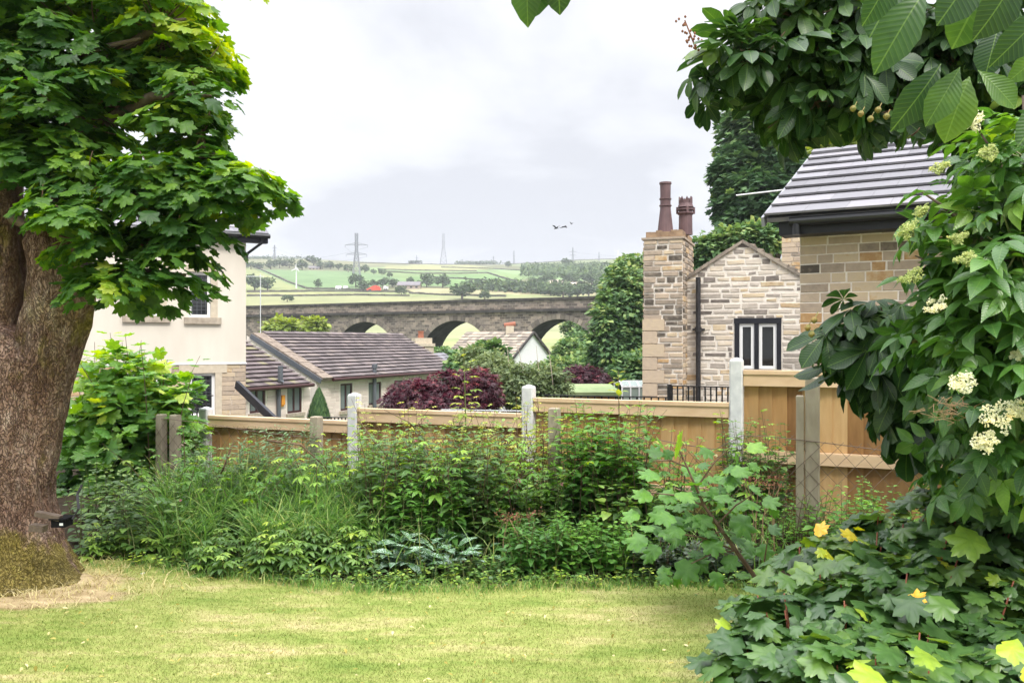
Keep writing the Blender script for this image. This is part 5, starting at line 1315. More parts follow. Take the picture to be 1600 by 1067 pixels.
# ------------------------------------------------------------------ iron railings beyond the fence
def railing(name, label, a, b, h, n, rad=.012, post=(), m='iron', group=None):
    a, b = Vector(a), Vector(b); r = thing(name, label, 'railing', (a + b) / 2, group); mb = MB()
    mb.bar(a + Vector((0, 0, h)), b + Vector((0, 0, h)), .04, .016); mb.bar(a + Vector((0, 0, .1)), b + Vector((0, 0, .1)), .03, .012); mb.build('rail', M[m], r)
    for i in range(n):
        p = a.lerp(b, (i + .5) / n); q = MB(); q.tube([p + Vector((0, 0, .0)), p + Vector((0, 0, h))], rad, 6); q.build('bar', M[m], r)
    for t in post: p = a.lerp(b, t); q = MB(); q.bar(p - Vector((0, 0, .3)), p + Vector((0, 0, h + .02)), .06, .06); q.build('post', M[m], r)
GR = 'black iron railings beyond the fence'
def rail_px(x0, x1, yt, Y0, Y1, n, h, label, post=(), rad=.012, m='iron'):
    a, b = P(x0, yt, Y0), P(x1, yt, Y1); b.z = a.z = (a.z + b.z) / 2; dz = Vector((0, 0, -h)); railing('railing', label, a + dz, b + dz, h, n, rad, post, m, GR)
rail_px(1046, 1160, 604, 12.5, 12.0, 13, .9, 'black railing at the foot of the cottage gable, left of the tallest post', (0.0,))
rail_px(850, 1046, 619, 13.2, 12.6, 18, .9, 'lower black railing just above the middle fence panel')
rail_px(297, 333, 618, 14, 14, 5, 1.0, 'black railing in front of the cream house ground floor window', (), .014)
rail_px(498, 548, 652, 15, 15, 9, .8, 'black railing below the conical conifer left of the maple')
rail_px(690, 826, 641, 14.5, 14.2, 6, .8, 'thin grey railing line over the panel with rose stems', (), .008, 'alu')

def greenhouse():
    Y = 21; r = thing('greenhouse', 'small aluminium greenhouse between the purple tree and stone chimney', 'greenhouse', P(985, 640, Y)); a, b = P(972, 622, Y), P(1012, 622, Y); zt = P(985, 604, Y).z; zr = P(990, 596, Y + .6).z; z0 = a.z - 1.2; fr = MB(); gl = MB()
    for x in np.linspace(a.x, b.x, 4):
        fr.bar((x, Y, z0), (x, Y, zt), .035); fr.bar((x, Y, zt), (x + .05, Y + .8, zr), .03); fr.bar((x + .05, Y + .8, zr), (x, Y + 1.6, zt), .03); fr.bar((x, Y + 1.6, z0), (x, Y + 1.6, zt), .035)
    for y, z in ((Y, zt), (Y + .8, zr), (Y + 1.6, zt)): fr.bar((a.x, y, z), (b.x, y, z), .04)
    fr.build('frame', M['alu'], r); gl.box((a.x, Y + .01, z0), (b.x, Y + .02, zt)); gl.add([(a.x, Y, zt), (b.x, Y, zt), (b.x + .05, Y + .8, zr), (a.x + .05, Y + .8, zr)], [(0, 1, 2, 3)]); gl.build('glazing', M['hut_glass'], r)
    r = thing('garden_shed', 'garden shed with flat green felt roof beyond the middle panel', 'shed', P(930, 650, 19)); c0, c1 = P(893, 612, 19), P(962, 612, 19); sb = MB(); sb.box((c0.x, 19, c0.z - 1.6), (c1.x, 20.6, c0.z - .1)); sb.build('wall', M['board'], r)
    rb = MB(); zz = P(900, 607, 20.5).z; rb.box8([(c0.x - .1, 18.8, c0.z - .1), (c1.x + .1, 18.8, c0.z - .1), (c1.x + .1, 20.8, zz), (c0.x - .1, 20.8, zz), (c0.x - .1, 18.8, c0.z), (c1.x + .1, 18.8, c0.z), (c1.x + .1, 20.8, zz + .1), (c0.x - .1, 20.8, zz + .1)]); rb.build('roof', M['felt'], r)
greenhouse()

def birds():
    for i, (px, py, s, a, lab) in enumerate(((869, 357, 1.0, .5, 'black bird with raised wings, leftmost of the three in the sky'), (880, 355, 1.0, -.5, 'black bird gliding with drooped wings, middle of the three in the sky'), (893, 350, .5, .2, 'smallest and highest of the three birds in the sky'))):
        c = P(px, py, 60); r = thing('bird', lab, 'bird', c, 'birds in the sky'); mb = MB()
        mb.tube([c + Vector((-.16 * s, 0, -.05 * s)), c + Vector((-.06 * s, 0, 0)), c + Vector((.08 * s, 0, .02 * s)), c + Vector((.17 * s, 0, .0))], [.012 * s, .05 * s, .045 * s, .01 * s], 6); mb.build('body', M['bird'], r)
        for sg in (-1, 1):
            wb = MB(); up = .20 if i != 1 else (.12 if sg > 0 else -.12)
            q = [c + Vector((-.05 * s, 0, .02 * s)), c + Vector((.06 * s, 0, .02 * s)), c + Vector(((sg * .16 + .05) * s, sg * .10, (.02 + up * .8) * s)), c + Vector((sg * .30 * s, sg * .16, (up if i != 1 else -.05) * s)), c + Vector(((sg * .16 - .06) * s, sg * .1, (up * .7) * s))]
            wb.add(q + [p + Vector((0, .01, .012)) for p in q], [(0, 1, 2, 3, 4), (9, 8, 7, 6, 5)] + [(k, (k + 1) % 5, 5 + (k + 1) % 5, 5 + k) for k in range(5)]); wb.build('wing', M['bird'], r)
birds()

# ------------------------------------------------------------------ old sycamore on the left
def blob(px, py, Y, rx, ry, rz=None, wgt=1.0):
    k = Y / F; return (P(px, py, Y), (rx * k, (rz if rz is not None else (rx + ry) * .5 * k), ry * k), wgt)
def rough_trunk(name, rings, m, parent, sides=72, amp=.03, sub=10):
    """rings: (x, y, z, rx, ry); lofted and roughened surface"""
    zs = [];
    for a, b in zip(rings, rings[1:]):
        for i in range(sub): zs.append([a[j] + (b[j] - a[j]) * i / sub for j in range(5)])
    zs.append(list(rings[-1])); V = []
    for (x, y, z, rx, ry) in zs:
        for k in range(sides):
            a = 2 * math.pi * k / sides; c, s = math.cos(a), math.sin(a)
            flare = 1 + max(0, .35 - z) * .38 * (0.5 + .5 * math.cos(a * 5 + 1.0)) ** 2 if z < .4 else 1
            p = Vector((c * 2.2, s * 2.2, z * 1.1)); d = amp * (noise.noise(p * 1.2) * 1.3 + noise.noise(p * 4) * .55 + .45 * abs(noise.noise(Vector((c * 7, s * 7, z * 2.4)))))
            V.append((x + (rx * flare + d) * c, y + (ry * flare + d) * s, z))
    n = len(zs); i = np.arange(n * sides).reshape(n, sides); nx = np.roll(i, -1, 1)
    fc = np.stack([i[:-1], nx[:-1], nx[1:], i[1:]], -1).reshape(-1, 4)
    return link_mesh(name, V, fc, m, parent, smooth=True)
TR = thing('sycamore_tree', 'old sycamore with thick ridged mossy trunk at the left edge of the lawn', 'tree', (-3.35, 5.5, 0.03))
def big_tree():
    Y = 5.55; k = Y / F
    rg = lambda px, py, r, y=Y: (P(px - 9, py, y).x, y, P(px, py, y).z, r * k, r * k * .95)
    rough_trunk('trunk', [rg(10, 915, 126), rg(8, 885, 104), rg(5, 845, 88), rg(2, 780, 80), rg(-2, 700, 84), rg(-6, 620, 88), rg(-6, 560, 88), rg(-10, 525, 74), rg(-12, 500, 40)], M['bark'], TR, 96, .030, 11)
    def limb(pts, sides=56, amp=.026):
        rough_trunk('limb', [rg(*p) for p in pts], M['bark'], TR, sides, amp, 8)
    limb([(56, 790, 20), (60, 710, 36), (66, 650, 44), (73, 600, 46), (85, 550, 47), (96, 510, 48), (103, 475, 44, 5.5), (104, 430, 42, 5.5), (96, 380, 42, 5.5), (120, 300, 38, 5.6), (160, 200, 30, 5.8), (190, 60, 22, 5.9), (200, -120, 12, 6)])
    limb([(-20, 700, 50), (-24, 600, 60), (-26, 520, 62), (-18, 450, 60, 5.5), (-12, 380, 52, 5.5), (-8, 300, 46, 5.5), (0, 200, 40, 5.6), (10, 60, 30, 5.7), (20, -150, 16, 5.8)])
    tw = MB()
    for a, b, c in (((125, 320), (220, 300), (390, 300)), ((110, 420), (180, 420), (290, 430)), ((170, 190), (240, 150), (330, 150)), ((20, 250), (70, 290), (130, 370)), ((30, 120), (100, 90), (220, 60)), ((0, 330), (60, 360), (100, 330)), ((190, 80), (250, 40), (290, 30)), ((150, 260), (250, 270), (340, 240)), ((110, 400), (160, 450), (230, 450))):
        q = [P(*a, 5.5), P(*b, 5.3), P(*c, 5.15)]; tw.tube([q[0], q[0].lerp(q[1], .5), q[1], q[1].lerp(q[2], .5), q[2]], [.05, .04, .03, .02, .008], 7)
    tw.build('branch', M['branch'], TR, True)
    B = [blob(150, 60, 5.6, 185, 120), blob(250, 40, 5.4, 85, 90), blob(295, 120, 5.3, 75, 80), blob(315, 205, 5.25, 70, 70), blob(345, 275, 5.15, 75, 50), blob(420, 305, 5.15, 30, 26, None, .6), blob(385, 300, 5.2, 50, 40), blob(270, 300, 5.2, 90, 75), blob(225, 385, 5.1, 95, 70), blob(275, 350, 5.15, 55, 45), blob(215, 432, 5.1, 55, 36), blob(165, 425, 5.05, 45, 28),
         blob(110, 180, 5.25, 120, 90), blob(60, 215, 5.2, 80, 50), blob(130, 290, 5.15, 75, 65), blob(62, 335, 5.0, 44, 36, None, .7), blob(125, 335, 5.0, 50, 45), blob(92, 368, 4.95, 34, 20, None, .4), blob(20, 130, 5.2, 90, 90), blob(-100, 100, 5.6, 140, 170), blob(60, -130, 5.8, 330, 130), blob(-200, 300, 5.5, 60, 90, None, .4)]
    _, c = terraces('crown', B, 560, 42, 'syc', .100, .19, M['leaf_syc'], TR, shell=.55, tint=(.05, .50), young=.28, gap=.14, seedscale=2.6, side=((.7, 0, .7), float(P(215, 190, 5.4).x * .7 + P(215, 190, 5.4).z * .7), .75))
    pick = c[rng.random(len(c)) < .6]; ctr = np.array([tuple(b[0]) for b in B]); st = [ctr[np.argmin(((ctr - p) ** 2).sum(1))] for p in pick]
    twigs('twigs', st, pick, M['stem_brown'], TR, .008, .0025)
    # moss and dry grass strands on the root flare
    n = 2300; a = rng.uniform(math.pi, 2 * math.pi + .5, n); z = rng.random(n) ** 1.9 * np.array([.30 + .30 * noise.noise(Vector((q * 2.3, 1, 0))) + .12 * noise.noise(Vector((q * 9, 4, 0))) for q in a]); cx, cy = P(-3, 870, Y).x, Y
    rr = np.interp(z, [0, .1, .27, .5], [.50, .445, .368, .33]) * (1 + np.maximum(0, .35 - z) * .36 * (.5 + .5 * np.cos(a * 5 + 1.0)) ** 2); x = cx + np.cos(a) * rr; y = cy + np.sin(a) * rr * .97
    o = blades('moss', x, y, z, rng.uniform(.012, .036, n), rng.uniform(.005, .010, n), 1.8, M['moss'], None, 1, 0, .7, TR)
big_tree()
n = 1900; a = rng.uniform(0, 6.283, n); rr = .48 + rng.random(n) ** 1.8 * .6; x = -3.35 + np.cos(a) * rr * 1.25; y = 5.45 + np.sin(a) * rr * .62
setp(blades('straw_litter', x, y, np.array([lawn_z(i, j) for i, j in zip(x, y)]) + .003, rng.uniform(.03, .10, n), rng.uniform(.003, .006, n), 2.2, M['moss'], 'stuff', 2, .7, 1), 'dry straw and clippings littering the ground round the tree foot', 'straw')
def lamp_box():
    c = P(82, 818, 5.12); r = thing('ground_lamp', 'small black lamp box with brown bracket strapped to the tree foot', 'lamp', c); mb = MB(); mb.box(tuple(c + Vector((-.01, -.0, -.024))), tuple(c + Vector((.075, .10, .022)))); mb.box(tuple(c + Vector((-.02, -.01, .023))), tuple(c + Vector((.085, .12, .031)))); mb.build('housing', M['lamp_black'], r)
    lb = MB(); lb.box(tuple(c + Vector((.045, -.006, -.010))), tuple(c + Vector((.066, -.0005, .004)))); lb.build('lens', M['alu'], r)
    bb = MB(); bb.bar(c + Vector((-.13, .0, -.02)), c + Vector((-.045, .0, -.03)), .06, .04); bb.bar(c + Vector((-.11, .02, .06)), c + Vector((.04, .02, .03)), .05, .03); bb.build('bracket', M['branch'], r)
    cb = MB(); cb.tube([c + Vector((.1, .05, .02)), c + Vector((.13, .06, .08)), c + Vector((.10, .10, .16)), c + Vector((.12, .12, .22))], .009, 6); cb.build('cable', M['black_paint'], r)
lamp_box()
c = P(221, 899, 5.68); mb = MB(); mb.box8([c + Vector(q) for q in ((-.022, -.012, 0), (.014, -.02, 0), (.024, .01, .004), (-.012, .02, 0), (-.018, -.008, .012), (.012, -.016, .02), (.018, .008, .022), (-.01, .014, .01))])
setp(mb.build('paper_scrap', M['white_frame']), 'crumpled white scrap of paper on the lawn near the tree', 'litter')

# ------------------------------------------------------------------ trees and shrubs beyond the fence
def mid_tree(name, label, cat, blobs, n, per, size, m, base, tr=.14, tpl='clump', shell=.5, tint=(.15, .65), gap=.45, sc=.8, group=None, trunk=True, top_young_lit=.3, droop=.3):
    r = thing(name, label, cat, base, group)
    if trunk:
        mb = MB(); b = Vector(base); top = sum((q[0] for q in blobs), Vector()) / len(blobs)
        mb.tube([b, b.lerp(top, .35), b.lerp(top, .7), top], [tr, tr * .8, tr * .55, tr * .3], 8); mb.build('trunk', M['branch'], r, True)
        lb = MB()
        for q in blobs: lb.tube([b.lerp(top, .55), b.lerp(top, .6).lerp(q[0], .6) + Vector((0, 0, .1)), q[0]], [tr * .4, tr * .28, tr * .1], 5)
        lb.build('limb', M['branch'], r, True)
    crown('crown', blobs, n, per, tpl, size, m, r, shell=shell, droop=droop, young=.1, tint=tint, gap=gap, seedscale=sc, top_young_lit=top_young_lit)
    return r
g = lambda px, Y: (P(px, 600, Y).x, Y, H(P(px, 600, Y).x, Y))
mid_tree('leafy_tree', 'tall full leafy green tree standing left of the stone chimney', 'tree', [blob(985, 470, 44, 45, 60), blob(965, 500, 43, 40, 50), blob(1000, 440, 45, 40, 40), blob(955, 545, 42, 36, 40), blob(990, 555, 43, 45, 50), blob(1030, 480, 46, 45, 70), blob(975, 430, 45, 22, 24), blob(945, 505, 42, 20, 26)], 5200, 6, .27, M['leaf_far'], g(985, 44), .3, sc=.55, tint=(.2, .7))
mid_tree('leafy_tree', 'rounded lower green tree at the foot of the tall leafy tree', 'tree', [blob(985, 585, 34, 30, 28), blob(1010, 575, 35, 30, 30), blob(965, 600, 33, 22, 16)], 1600, 6, .22, M['leaf_far'], g(985, 34), .15, sc=.8)
GVT = 'trees in the valley below the viaduct'
for i, (px, py, Y, rx, ry, lab) in enumerate(((690, 562, 66, 36, 18, 'bushy valley tree under the middle arch'), (735, 560, 70, 24, 13, 'small valley tree left of the white gabled house'), (888, 556, 64, 22, 26, 'valley tree right of the white gable'), (900, 545, 80, 24, 26, 'taller valley tree in front of the right arch'), (880, 582, 56, 40, 24, 'broad valley bush below the right arch'), (925, 570, 58, 30, 36, 'valley tree between the right arch and tall leafy tree'), (850, 592, 52, 36, 20, 'low valley bush behind the olive bush'), (905, 508, 118, 28, 14, 'dark distant tree seen through the right arch'), (925, 515, 110, 24, 16, 'dark tree at the right end of the viaduct'), (620, 560, 62, 24, 12, 'low bush behind the brick chimney'))):
    mid_tree('valley_tree', lab, 'tree', [blob(px, py, Y, rx, ry), blob(px - rx * .45, py + ry * .35, Y - .5, rx * .6, ry * .7), blob(px + rx * .45, py + ry * .3, Y - .3, rx * .6, ry * .7)], 800, 6, .30, M['leaf_far'], g(px, Y), .14, sc=.5, group=GVT, tint=(.25, .75) if i % 3 else (.15, .55))
mid_tree('scrub_bush', 'pale green scrub in front of the left viaduct arch above the bungalow ridge', 'bush', [blob(440, 512, 92, 28, 14), blob(475, 508, 92, 26, 12), blob(495, 510, 92, 16, 14)], 380, 5, .5, M['leaf_lime'], P(460, 560, 92), .1, sc=.4, gap=.3)
mid_tree('purple_maple', 'wide purple leaved maple above the fence left of the middle white post', 'tree', [blob(655, 618, 17, 50, 26), blob(700, 606, 17.3, 45, 28), blob(745, 606, 17, 34, 30), blob(620, 634, 16.6, 28, 18), blob(690, 640, 16.5, 60, 22), blob(755, 630, 17, 28, 24)], 1900, 6, .105, M['leaf_purple'], (P(690, 650, 17).x, 17, -1.5), .08, 'jmaple', sc=3.0, gap=.12, tint=(.05, .7))
mid_tree('purple_maple', 'smaller dark purple tree in front of the tall leafy tree', 'tree', [blob(905, 590, 25, 28, 18), blob(925, 596, 25, 26, 18), blob(895, 606, 25, 16, 10), blob(935, 612, 24.6, 22, 8)], 900, 6, .13, M['leaf_purple'], (P(912, 650, 25).x, 25, -1.8), .1, 'jmaple', sc=1.5, gap=.35, tint=(.05, .5))
mid_tree('olive_bush', 'tall olive green birch like bush with pale stems right of the wide purple maple', 'bush', [blob(770, 590, 18.5, 36, 40), blob(810, 606, 18, 44, 38), blob(850, 602, 18.5, 34, 38), blob(800, 582, 19, 36, 18), blob(765, 572, 19.3, 30, 20), blob(870, 610, 18.2, 24, 34), blob(740, 562, 20, 24, 22)], 2300, 6, .10, M['leaf_birch'], (P(810, 650, 18.5).x, 18.5, -1.5), .06, 'oval', sc=2.0, gap=.28, tint=(.15, .8), shell=.3)
mid_tree('dark_shrub', 'dark green shrub between purple maple and olive bush', 'bush', [blob(735, 570, 22, 32, 24), blob(765, 555, 22, 30, 20), blob(720, 590, 21.5, 26, 22)], 700, 5, .17, M['leaf_far'], (P(740, 640, 22).x, 22, -1.6), .08, sc=1.2, tint=(.1, .5))
bs = MB()
for px in (792, 815, 838, 858): b0 = P(px, 650, 18); bs.tube([P(px, 660, 18), P(px + 6, 600, 18), P(px - 4 + random.uniform(-8, 8), 540, 18.2)], [.014, .010, .004], 6)
setp(bs.build('birch_stems', M['sill']), 'pale bare stems standing in the olive green bush', 'stems')
cn = thing('conical_conifer', 'small dense conical conifer in front of the bungalow wall', 'conifer', (P(498, 650, 27).x, 27, -1.7))
cpos = []; b0 = P(498, 662, 27); hh = (662 - 614) / F * 27
k = 2600; tz = rng.random(k) ** .8; an = rng.uniform(0, 6.283, k); rad = .40 * (1 - tz) ** .8 * rng.uniform(.75, 1.05, k) * (1 - .5 * np.maximum(0, .12 - tz) / .12)
cp_ = np.stack([b0.x + np.cos(an) * rad, b0.y + np.sin(an) * rad, b0.z + tz * hh], 1); od = np.stack([np.cos(an), np.sin(an), np.full(k, 1.6)], 1)
leaves('foliage', 'lance', cp_, od, od * [1, 1, -.3], rng.uniform(.10, .2, k), rng.uniform(.1, .6, k), M['leaf_far'], cn); mb = MB(); mb.tube([(b0.x, b0.y, -1.7), (b0.x, b0.y, b0.z + .3)], .04, 6); mb.build('trunk', M['branch'], cn)
mid_tree('tall_sycamore', 'huge dark sycamore rising behind the cottage and tiled roof', 'tree', [blob(1165, 215, 38, 40, 60), blob(1195, 190, 38, 55, 45), blob(1225, 240, 37, 60, 70), blob(1150, 275, 37, 34, 40), blob(1190, 310, 36, 50, 50), blob(1240, 330, 36, 50, 50), blob(1175, 345, 36, 40, 30), blob(1280, 220, 38, 60, 90), blob(1150, 325, 37, 34, 34), blob(1215, 300, 37, 50, 60), blob(1135, 270, 37, 24, 20, None, .6)], 5600, 6, .30, M['leaf_far'], g(1200, 37), .35, 'syclo', sc=.65, tint=(.1, .55), gap=.42, top_young_lit=.4)
mid_tree('hedge_tree', 'lower green tree behind the cottage gable next to the chimney', 'tree', [blob(1110, 395, 30, 30, 28), blob(1145, 385, 30, 34, 30), blob(1185, 375, 30, 30, 24), blob(1100, 420, 30, 22, 20)], 1300, 6, .22, M['leaf_far'], g(1140, 30), .12, sc=1.0, tint=(.25, .75))
mid_tree('lime_tree', 'yellow green tree glowing behind the tiled roof ridge', 'tree', [blob(1350, 205, 30, 60, 50), blob(1420, 200, 30, 50, 50), blob(1310, 240, 30, 40, 30), blob(1270, 330, 32, 40, 40)], 1800, 6, .22, M['leaf_lime'], g(1360, 30), .15, sc=1.2, gap=.35)

def white_wall():
    a, b = P(40, 640, 13.5), P(122, 648, 13.0); r = thing('white_garden_wall', 'pale painted garden wall glimpsed between the old trunk and the sapling', 'wall', (a.x, a.y, -1.5)); fr = Frame(Vector((a.x, a.y, -1.5)), Vector((b.x - a.x, b.y - a.y, 0)))
    l = math.hypot(b.x - a.x, b.y - a.y); mb = MB(); mb.fbox(fr, 0, l, 0, a.z + 1.5, -.2, 0); mb.build('wall', M['white_paint'], r); cp = MB(); cp.fbox(fr, -.03, l + .03, a.z + 1.503, a.z + 1.56, -.24, .04); cp.build('coping', M['concrete'], r)
white_wall()

# ------------------------------------------------------------------ bed between lawn and fence
r = stems('sycamore_sapling', 'bushy young sycamore with bright top leaves right of the old trunk', 'sapling', base_pts(120, 270, 8.5, 9.2, 26), (1.0, 1.7), .35, 'syc', .15, .10, M['leaf_bright'], M['stem_brown'], tint=(.0, .35), top_young_lit=.45, up=.15, start=.05, r=.008, petiole=.5)
stems('', '', '', [P(x, 800, 8.8) * 1 for x in (180, 196, 205, 215, 150, 240)], (1.6, 2.02), .14, 'syc', .15, .085, M['leaf_bright'], M['stem_brown'], parent=r, tint=(.35, .7), top_young_lit=.5, up=.2, start=.1, r=.008, petiole=.5, taper=.1)
crown('foliage', [blob(200, 690, 8.8, 85, 110), blob(155, 740, 8.7, 60, 100), blob(245, 690, 8.9, 50, 80), blob(195, 600, 8.8, 65, 60), blob(270, 640, 8.9, 36, 50)], 520, 6, 'syc', .15, M['leaf_bright'], r, shell=.35, droop=.4, tint=(.10, .55), young=.2, top_young_lit=.7, seedscale=2.5, gap=.25, spread=1.2)
# herbs under the sapling
stems('bramble_bush', 'bushy bright leaved herb between old trunk and the weathered post pair', 'shrub', base_pts(120, 300, 6.0, 7.2, 90), (.25, .66), .35, 'wide', .085, .06, M['leaf_dark'], M['stem_green'], tint=(.15, .6), top_young_lit=.35)
stems('hellebore_clump', 'low clump of divided leaves along the lawn edge below the tall grass', 'plant', base_pts(300, 575, 5.6, 6.1, 95), (.06, .36), .4, 'palm5', .095, .06, M['leaf_dark'], M['stem_green'], tint=(.25, .7), start=.35, up=.3)
stems('hellebore_clump', 'low leafy clump at the lawn corner right beside the old trunk', 'plant', base_pts(130, 300, 5.95, 6.35, 60), (.10, .28), .4, 'palm5', .09, .06, M['leaf_dark'], M['stem_green'], tint=(.2, .75), start=.3)
stems('willowherb', 'grey green lance leaved stems rising before the left fence panel', 'plant', base_pts(372, 480, 7.0, 7.6, 26), (.62, .92), .2, 'lance', .13, .028, M['leaf_grey'], M['stem_green'], tint=(.2, .8), per=2, up=.6, start=.25)
stems('nettle_patch', 'dark leafy weeds at the foot of the left panel behind the tall grass', 'plant', base_pts(285, 560, 6.4, 8.0, 120), (.35, .78), .2, 'wide', .09, .05, M['leaf_dark'], M['stem_green'], tint=(.05, .45))
def tall_grass():
    n = 7800; px = rng.uniform(255, 600, n); y = rng.uniform(5.95, 7.3, n); x = (px - CX) / F * y
    k = np.array([noise.noise(Vector((a * 2.2, b * 2.2, 3))) for a, b in zip(x, y)]) > -.45 + .5 * np.abs(px - 440) / 170 * .6; x, y = x[k], y[k]; n = len(x)
    o = blades('tall_grass', x, y, np.full(n, .05), rng.uniform(.22, .80, n) * (.55 + .45 * np.clip((y - 5.8) / .8, 0, 1)), rng.uniform(.009, .019, n), 1.2, M['blade'], 'stuff', 5, .1, .95)
    setp(o, 'long uncut grass arching over the bed below the left panels', 'grass')
    n = 1500; y = rng.uniform(5.55, 7.4, n); px = rng.uniform(560, 1260, n); x = (px - CX) / F * y
    setp(blades('rough_grass', x, y, np.full(n, .05), rng.uniform(.12, .45, n), rng.uniform(.004, .009, n), 1.2, M['blade'], 'stuff', 4, .2, 1), 'thin scattered grass blades between the bed plants', 'grass')
tall_grass()
stems('dogwood_shrub', 'dense dark green leafy shrub below the panel with rose stems', 'shrub', base_pts(575, 780, 6.1, 7.2, 170), (.45, 1.0), .35, 'oval', .115, .052, M['leaf_dark'], M['stem_brown'], tint=(.05, .5), top_young_lit=.35, start=.08)
stems('loosestrife', 'bright leafy stems with whorled leaves in front of the dark shrub', 'plant', base_pts(590, 720, 6.0, 6.5, 42), (.42, .68), .2, 'oval', .085, .045, M['leaf_bright'], M['stem_green'], per=3, tint=(.05, .45), start=.2, up=.3)
stems('geranium_clump', 'leafy clump under the lichen covered post beside the middle white post', 'plant', base_pts(745, 880, 6.0, 7.0, 110), (.30, .72), .3, 'wide', .08, .05, M['leaf_dark'], M['stem_green'], tint=(.1, .6))
stems('lungwort', 'silver spotted lungwort clump at the lawn edge in the middle of the bed', 'plant', base_pts(590, 760, 5.62, 5.95, 46), (.10, .24), .6, 'oval', .15, .09, M['lungwort'], M['stem_green'], tint=(0, 1), start=.45, up=.5, taper=.2)
stems('bed_creeper', 'low dark creeping leaves under the spotted lungwort', 'plant', base_pts(560, 800, 5.5, 5.9, 130), (.05, .16), .5, 'wide', .06, .04, M['leaf_dark'], M['stem_green'], tint=(.1, .6))
stems('comfrey_clump', 'rounded mid green comfrey like clump right of the spotted lungwort', 'plant', base_pts(790, 880, 5.6, 6.0, 90), (.18, .42), .35, 'oval', .085, .045, M['leaf_bright'], M['stem_green'], tint=(.0, .3), top_young_lit=.2)
stems('columbine_clump', 'bright round leaved columbine clump at the lawn edge', 'plant', base_pts(865, 1000, 5.6, 6.0, 120), (.12, .42), .35, 'round', .062, .05, M['leaf_bright'], M['stem_green'], per=3, tint=(.1, .5), start=.4, up=.2)
stems('mock_orange', 'tall bright leafy shrub right of the lichen covered post', 'shrub', base_pts(885, 1005, 6.3, 7.0, 90), (.65, 1.14), .28, 'oval', .125, .058, M['leaf_bright'], M['stem_brown'], tint=(.0, .40), top_young_lit=.35)
stems('hydrangea', 'broad leaved dark shrub between the bright shrub and the bed sapling', 'shrub', base_pts(930, 1060, 6.1, 6.8, 60), (.35, .62), .3, 'wide', .11, .06, M['leaf_dark'], M['stem_brown'], tint=(.15, .6))
setp_iv = stems('ivy', 'dark ivy along the lawn edge under the bed sapling', 'ivy', base_pts(985, 1180, 5.5, 5.9, 150), (.08, .24), .5, 'syclo', .055, .03, M['ivy'], M['stem_brown'], tint=(.1, .9), per=3)
stems('dark_shrub', 'dark elder like shrub at the foot of the tallest white post', 'shrub', base_pts(1130, 1235, 6.6, 7.1, 55), (.4, 1.0), .3, 'wide', .085, .055, M['leaf_dark'], M['stem_brown'], tint=(.0, .4), top_young_lit=.3)
stems('meadow_herb', 'wiry green weeds below the old grey post in front of the tallest panel', 'plant', base_pts(1150, 1290, 5.9, 6.4, 60), (.25, .55), .3, 'wide', .05, .05, M['leaf_bright'], M['stem_brown'], tint=(.1, .6), per=2)
stems('weed_patch', 'green weeds growing through the wire netting below the tallest panel', 'plant', base_pts(1270, 1600, 5.6, 6.3, 110), (.3, .62), .35, 'wide', .075, .05, M['leaf_bright'], M['stem_green'], tint=(.0, .5), per=2)
# tangle: brambles arching everywhere, seedlings along the ragged lawn edge
for i, (a, b, y0, y1, n_, lab) in enumerate(((250, 420, 6.2, 7.2, 22, 'arching brambles over the grass below the left panel'), (470, 640, 6.2, 7.2, 26, 'bramble tangle left of the dark shrub, at the white post foot'), (650, 860, 6.1, 7.0, 34, 'bramble tangle in the middle of the bed under the white post'), (980, 1190, 6.2, 6.9, 24, 'bramble stems behind the big leaved sapling'))):
    stems('bramble', lab, 'bramble', base_pts(a, b, y0, y1, n_), (.55, 1.0), .75, 'palm5', .105, .075, M['leaf_bright'], M['stem_brown'], per=1, tint=(.1, .75), start=.2, r=.0045, up=.3, twist=2.4, group='brambles in the bed')
def edge_pts(x0, x1, n, d0, d1):
    r_ = []
    for _ in range(n): x = random.uniform(x0, x1); r_.append((x, edge_y(x) + random.uniform(d0, d1), .01))
    return r_
stems('edge_seedling', 'low mixed seedlings and clover creeping out along the lawn edge', 'plant', edge_pts(-2.7, 1.75, 190, -.04, .16), (.03, .11), .6, 'round', .036, .022, M['leaf_dark'], M['stem_green'], tint=(.2, .9), per=3, start=.3)
n = 3200; x = rng.uniform(-3, 1.9, n); y = np.array([edge_y(a) for a in x]) + rng.normal(-.03, .06, n)
setp(blades('edge_grass', x, y, np.full(n, .005), rng.uniform(.03, .11, n), rng.uniform(.003, .007, n), 1.2, M['blade'], 'stuff', 2, .2, 1), 'ragged longer grass fringe where lawn meets the bed', 'grass')
n = 500; y = 3.6 + rng.random(n) * 2; x = rng.uniform(-1, 1, n) * y * .62; fd = rand_dir(n); fd[:, 2] *= .15
setp(leaves('fallen_leaves', 'oval', np.stack([x, y, np.array([lawn_z(a, b) for a, b in zip(x, y)]) + .028], 1), fd, np.tile((0, 0, 1.0), (n, 1)) + rand_dir(n) * .4, rng.uniform(.012, .034, n), rng.random(n), M['moss'], None, base=(0, 0, 0)), 'small dry fallen leaves and twigs scattered on the lawn', 'leaves', kind='stuff')
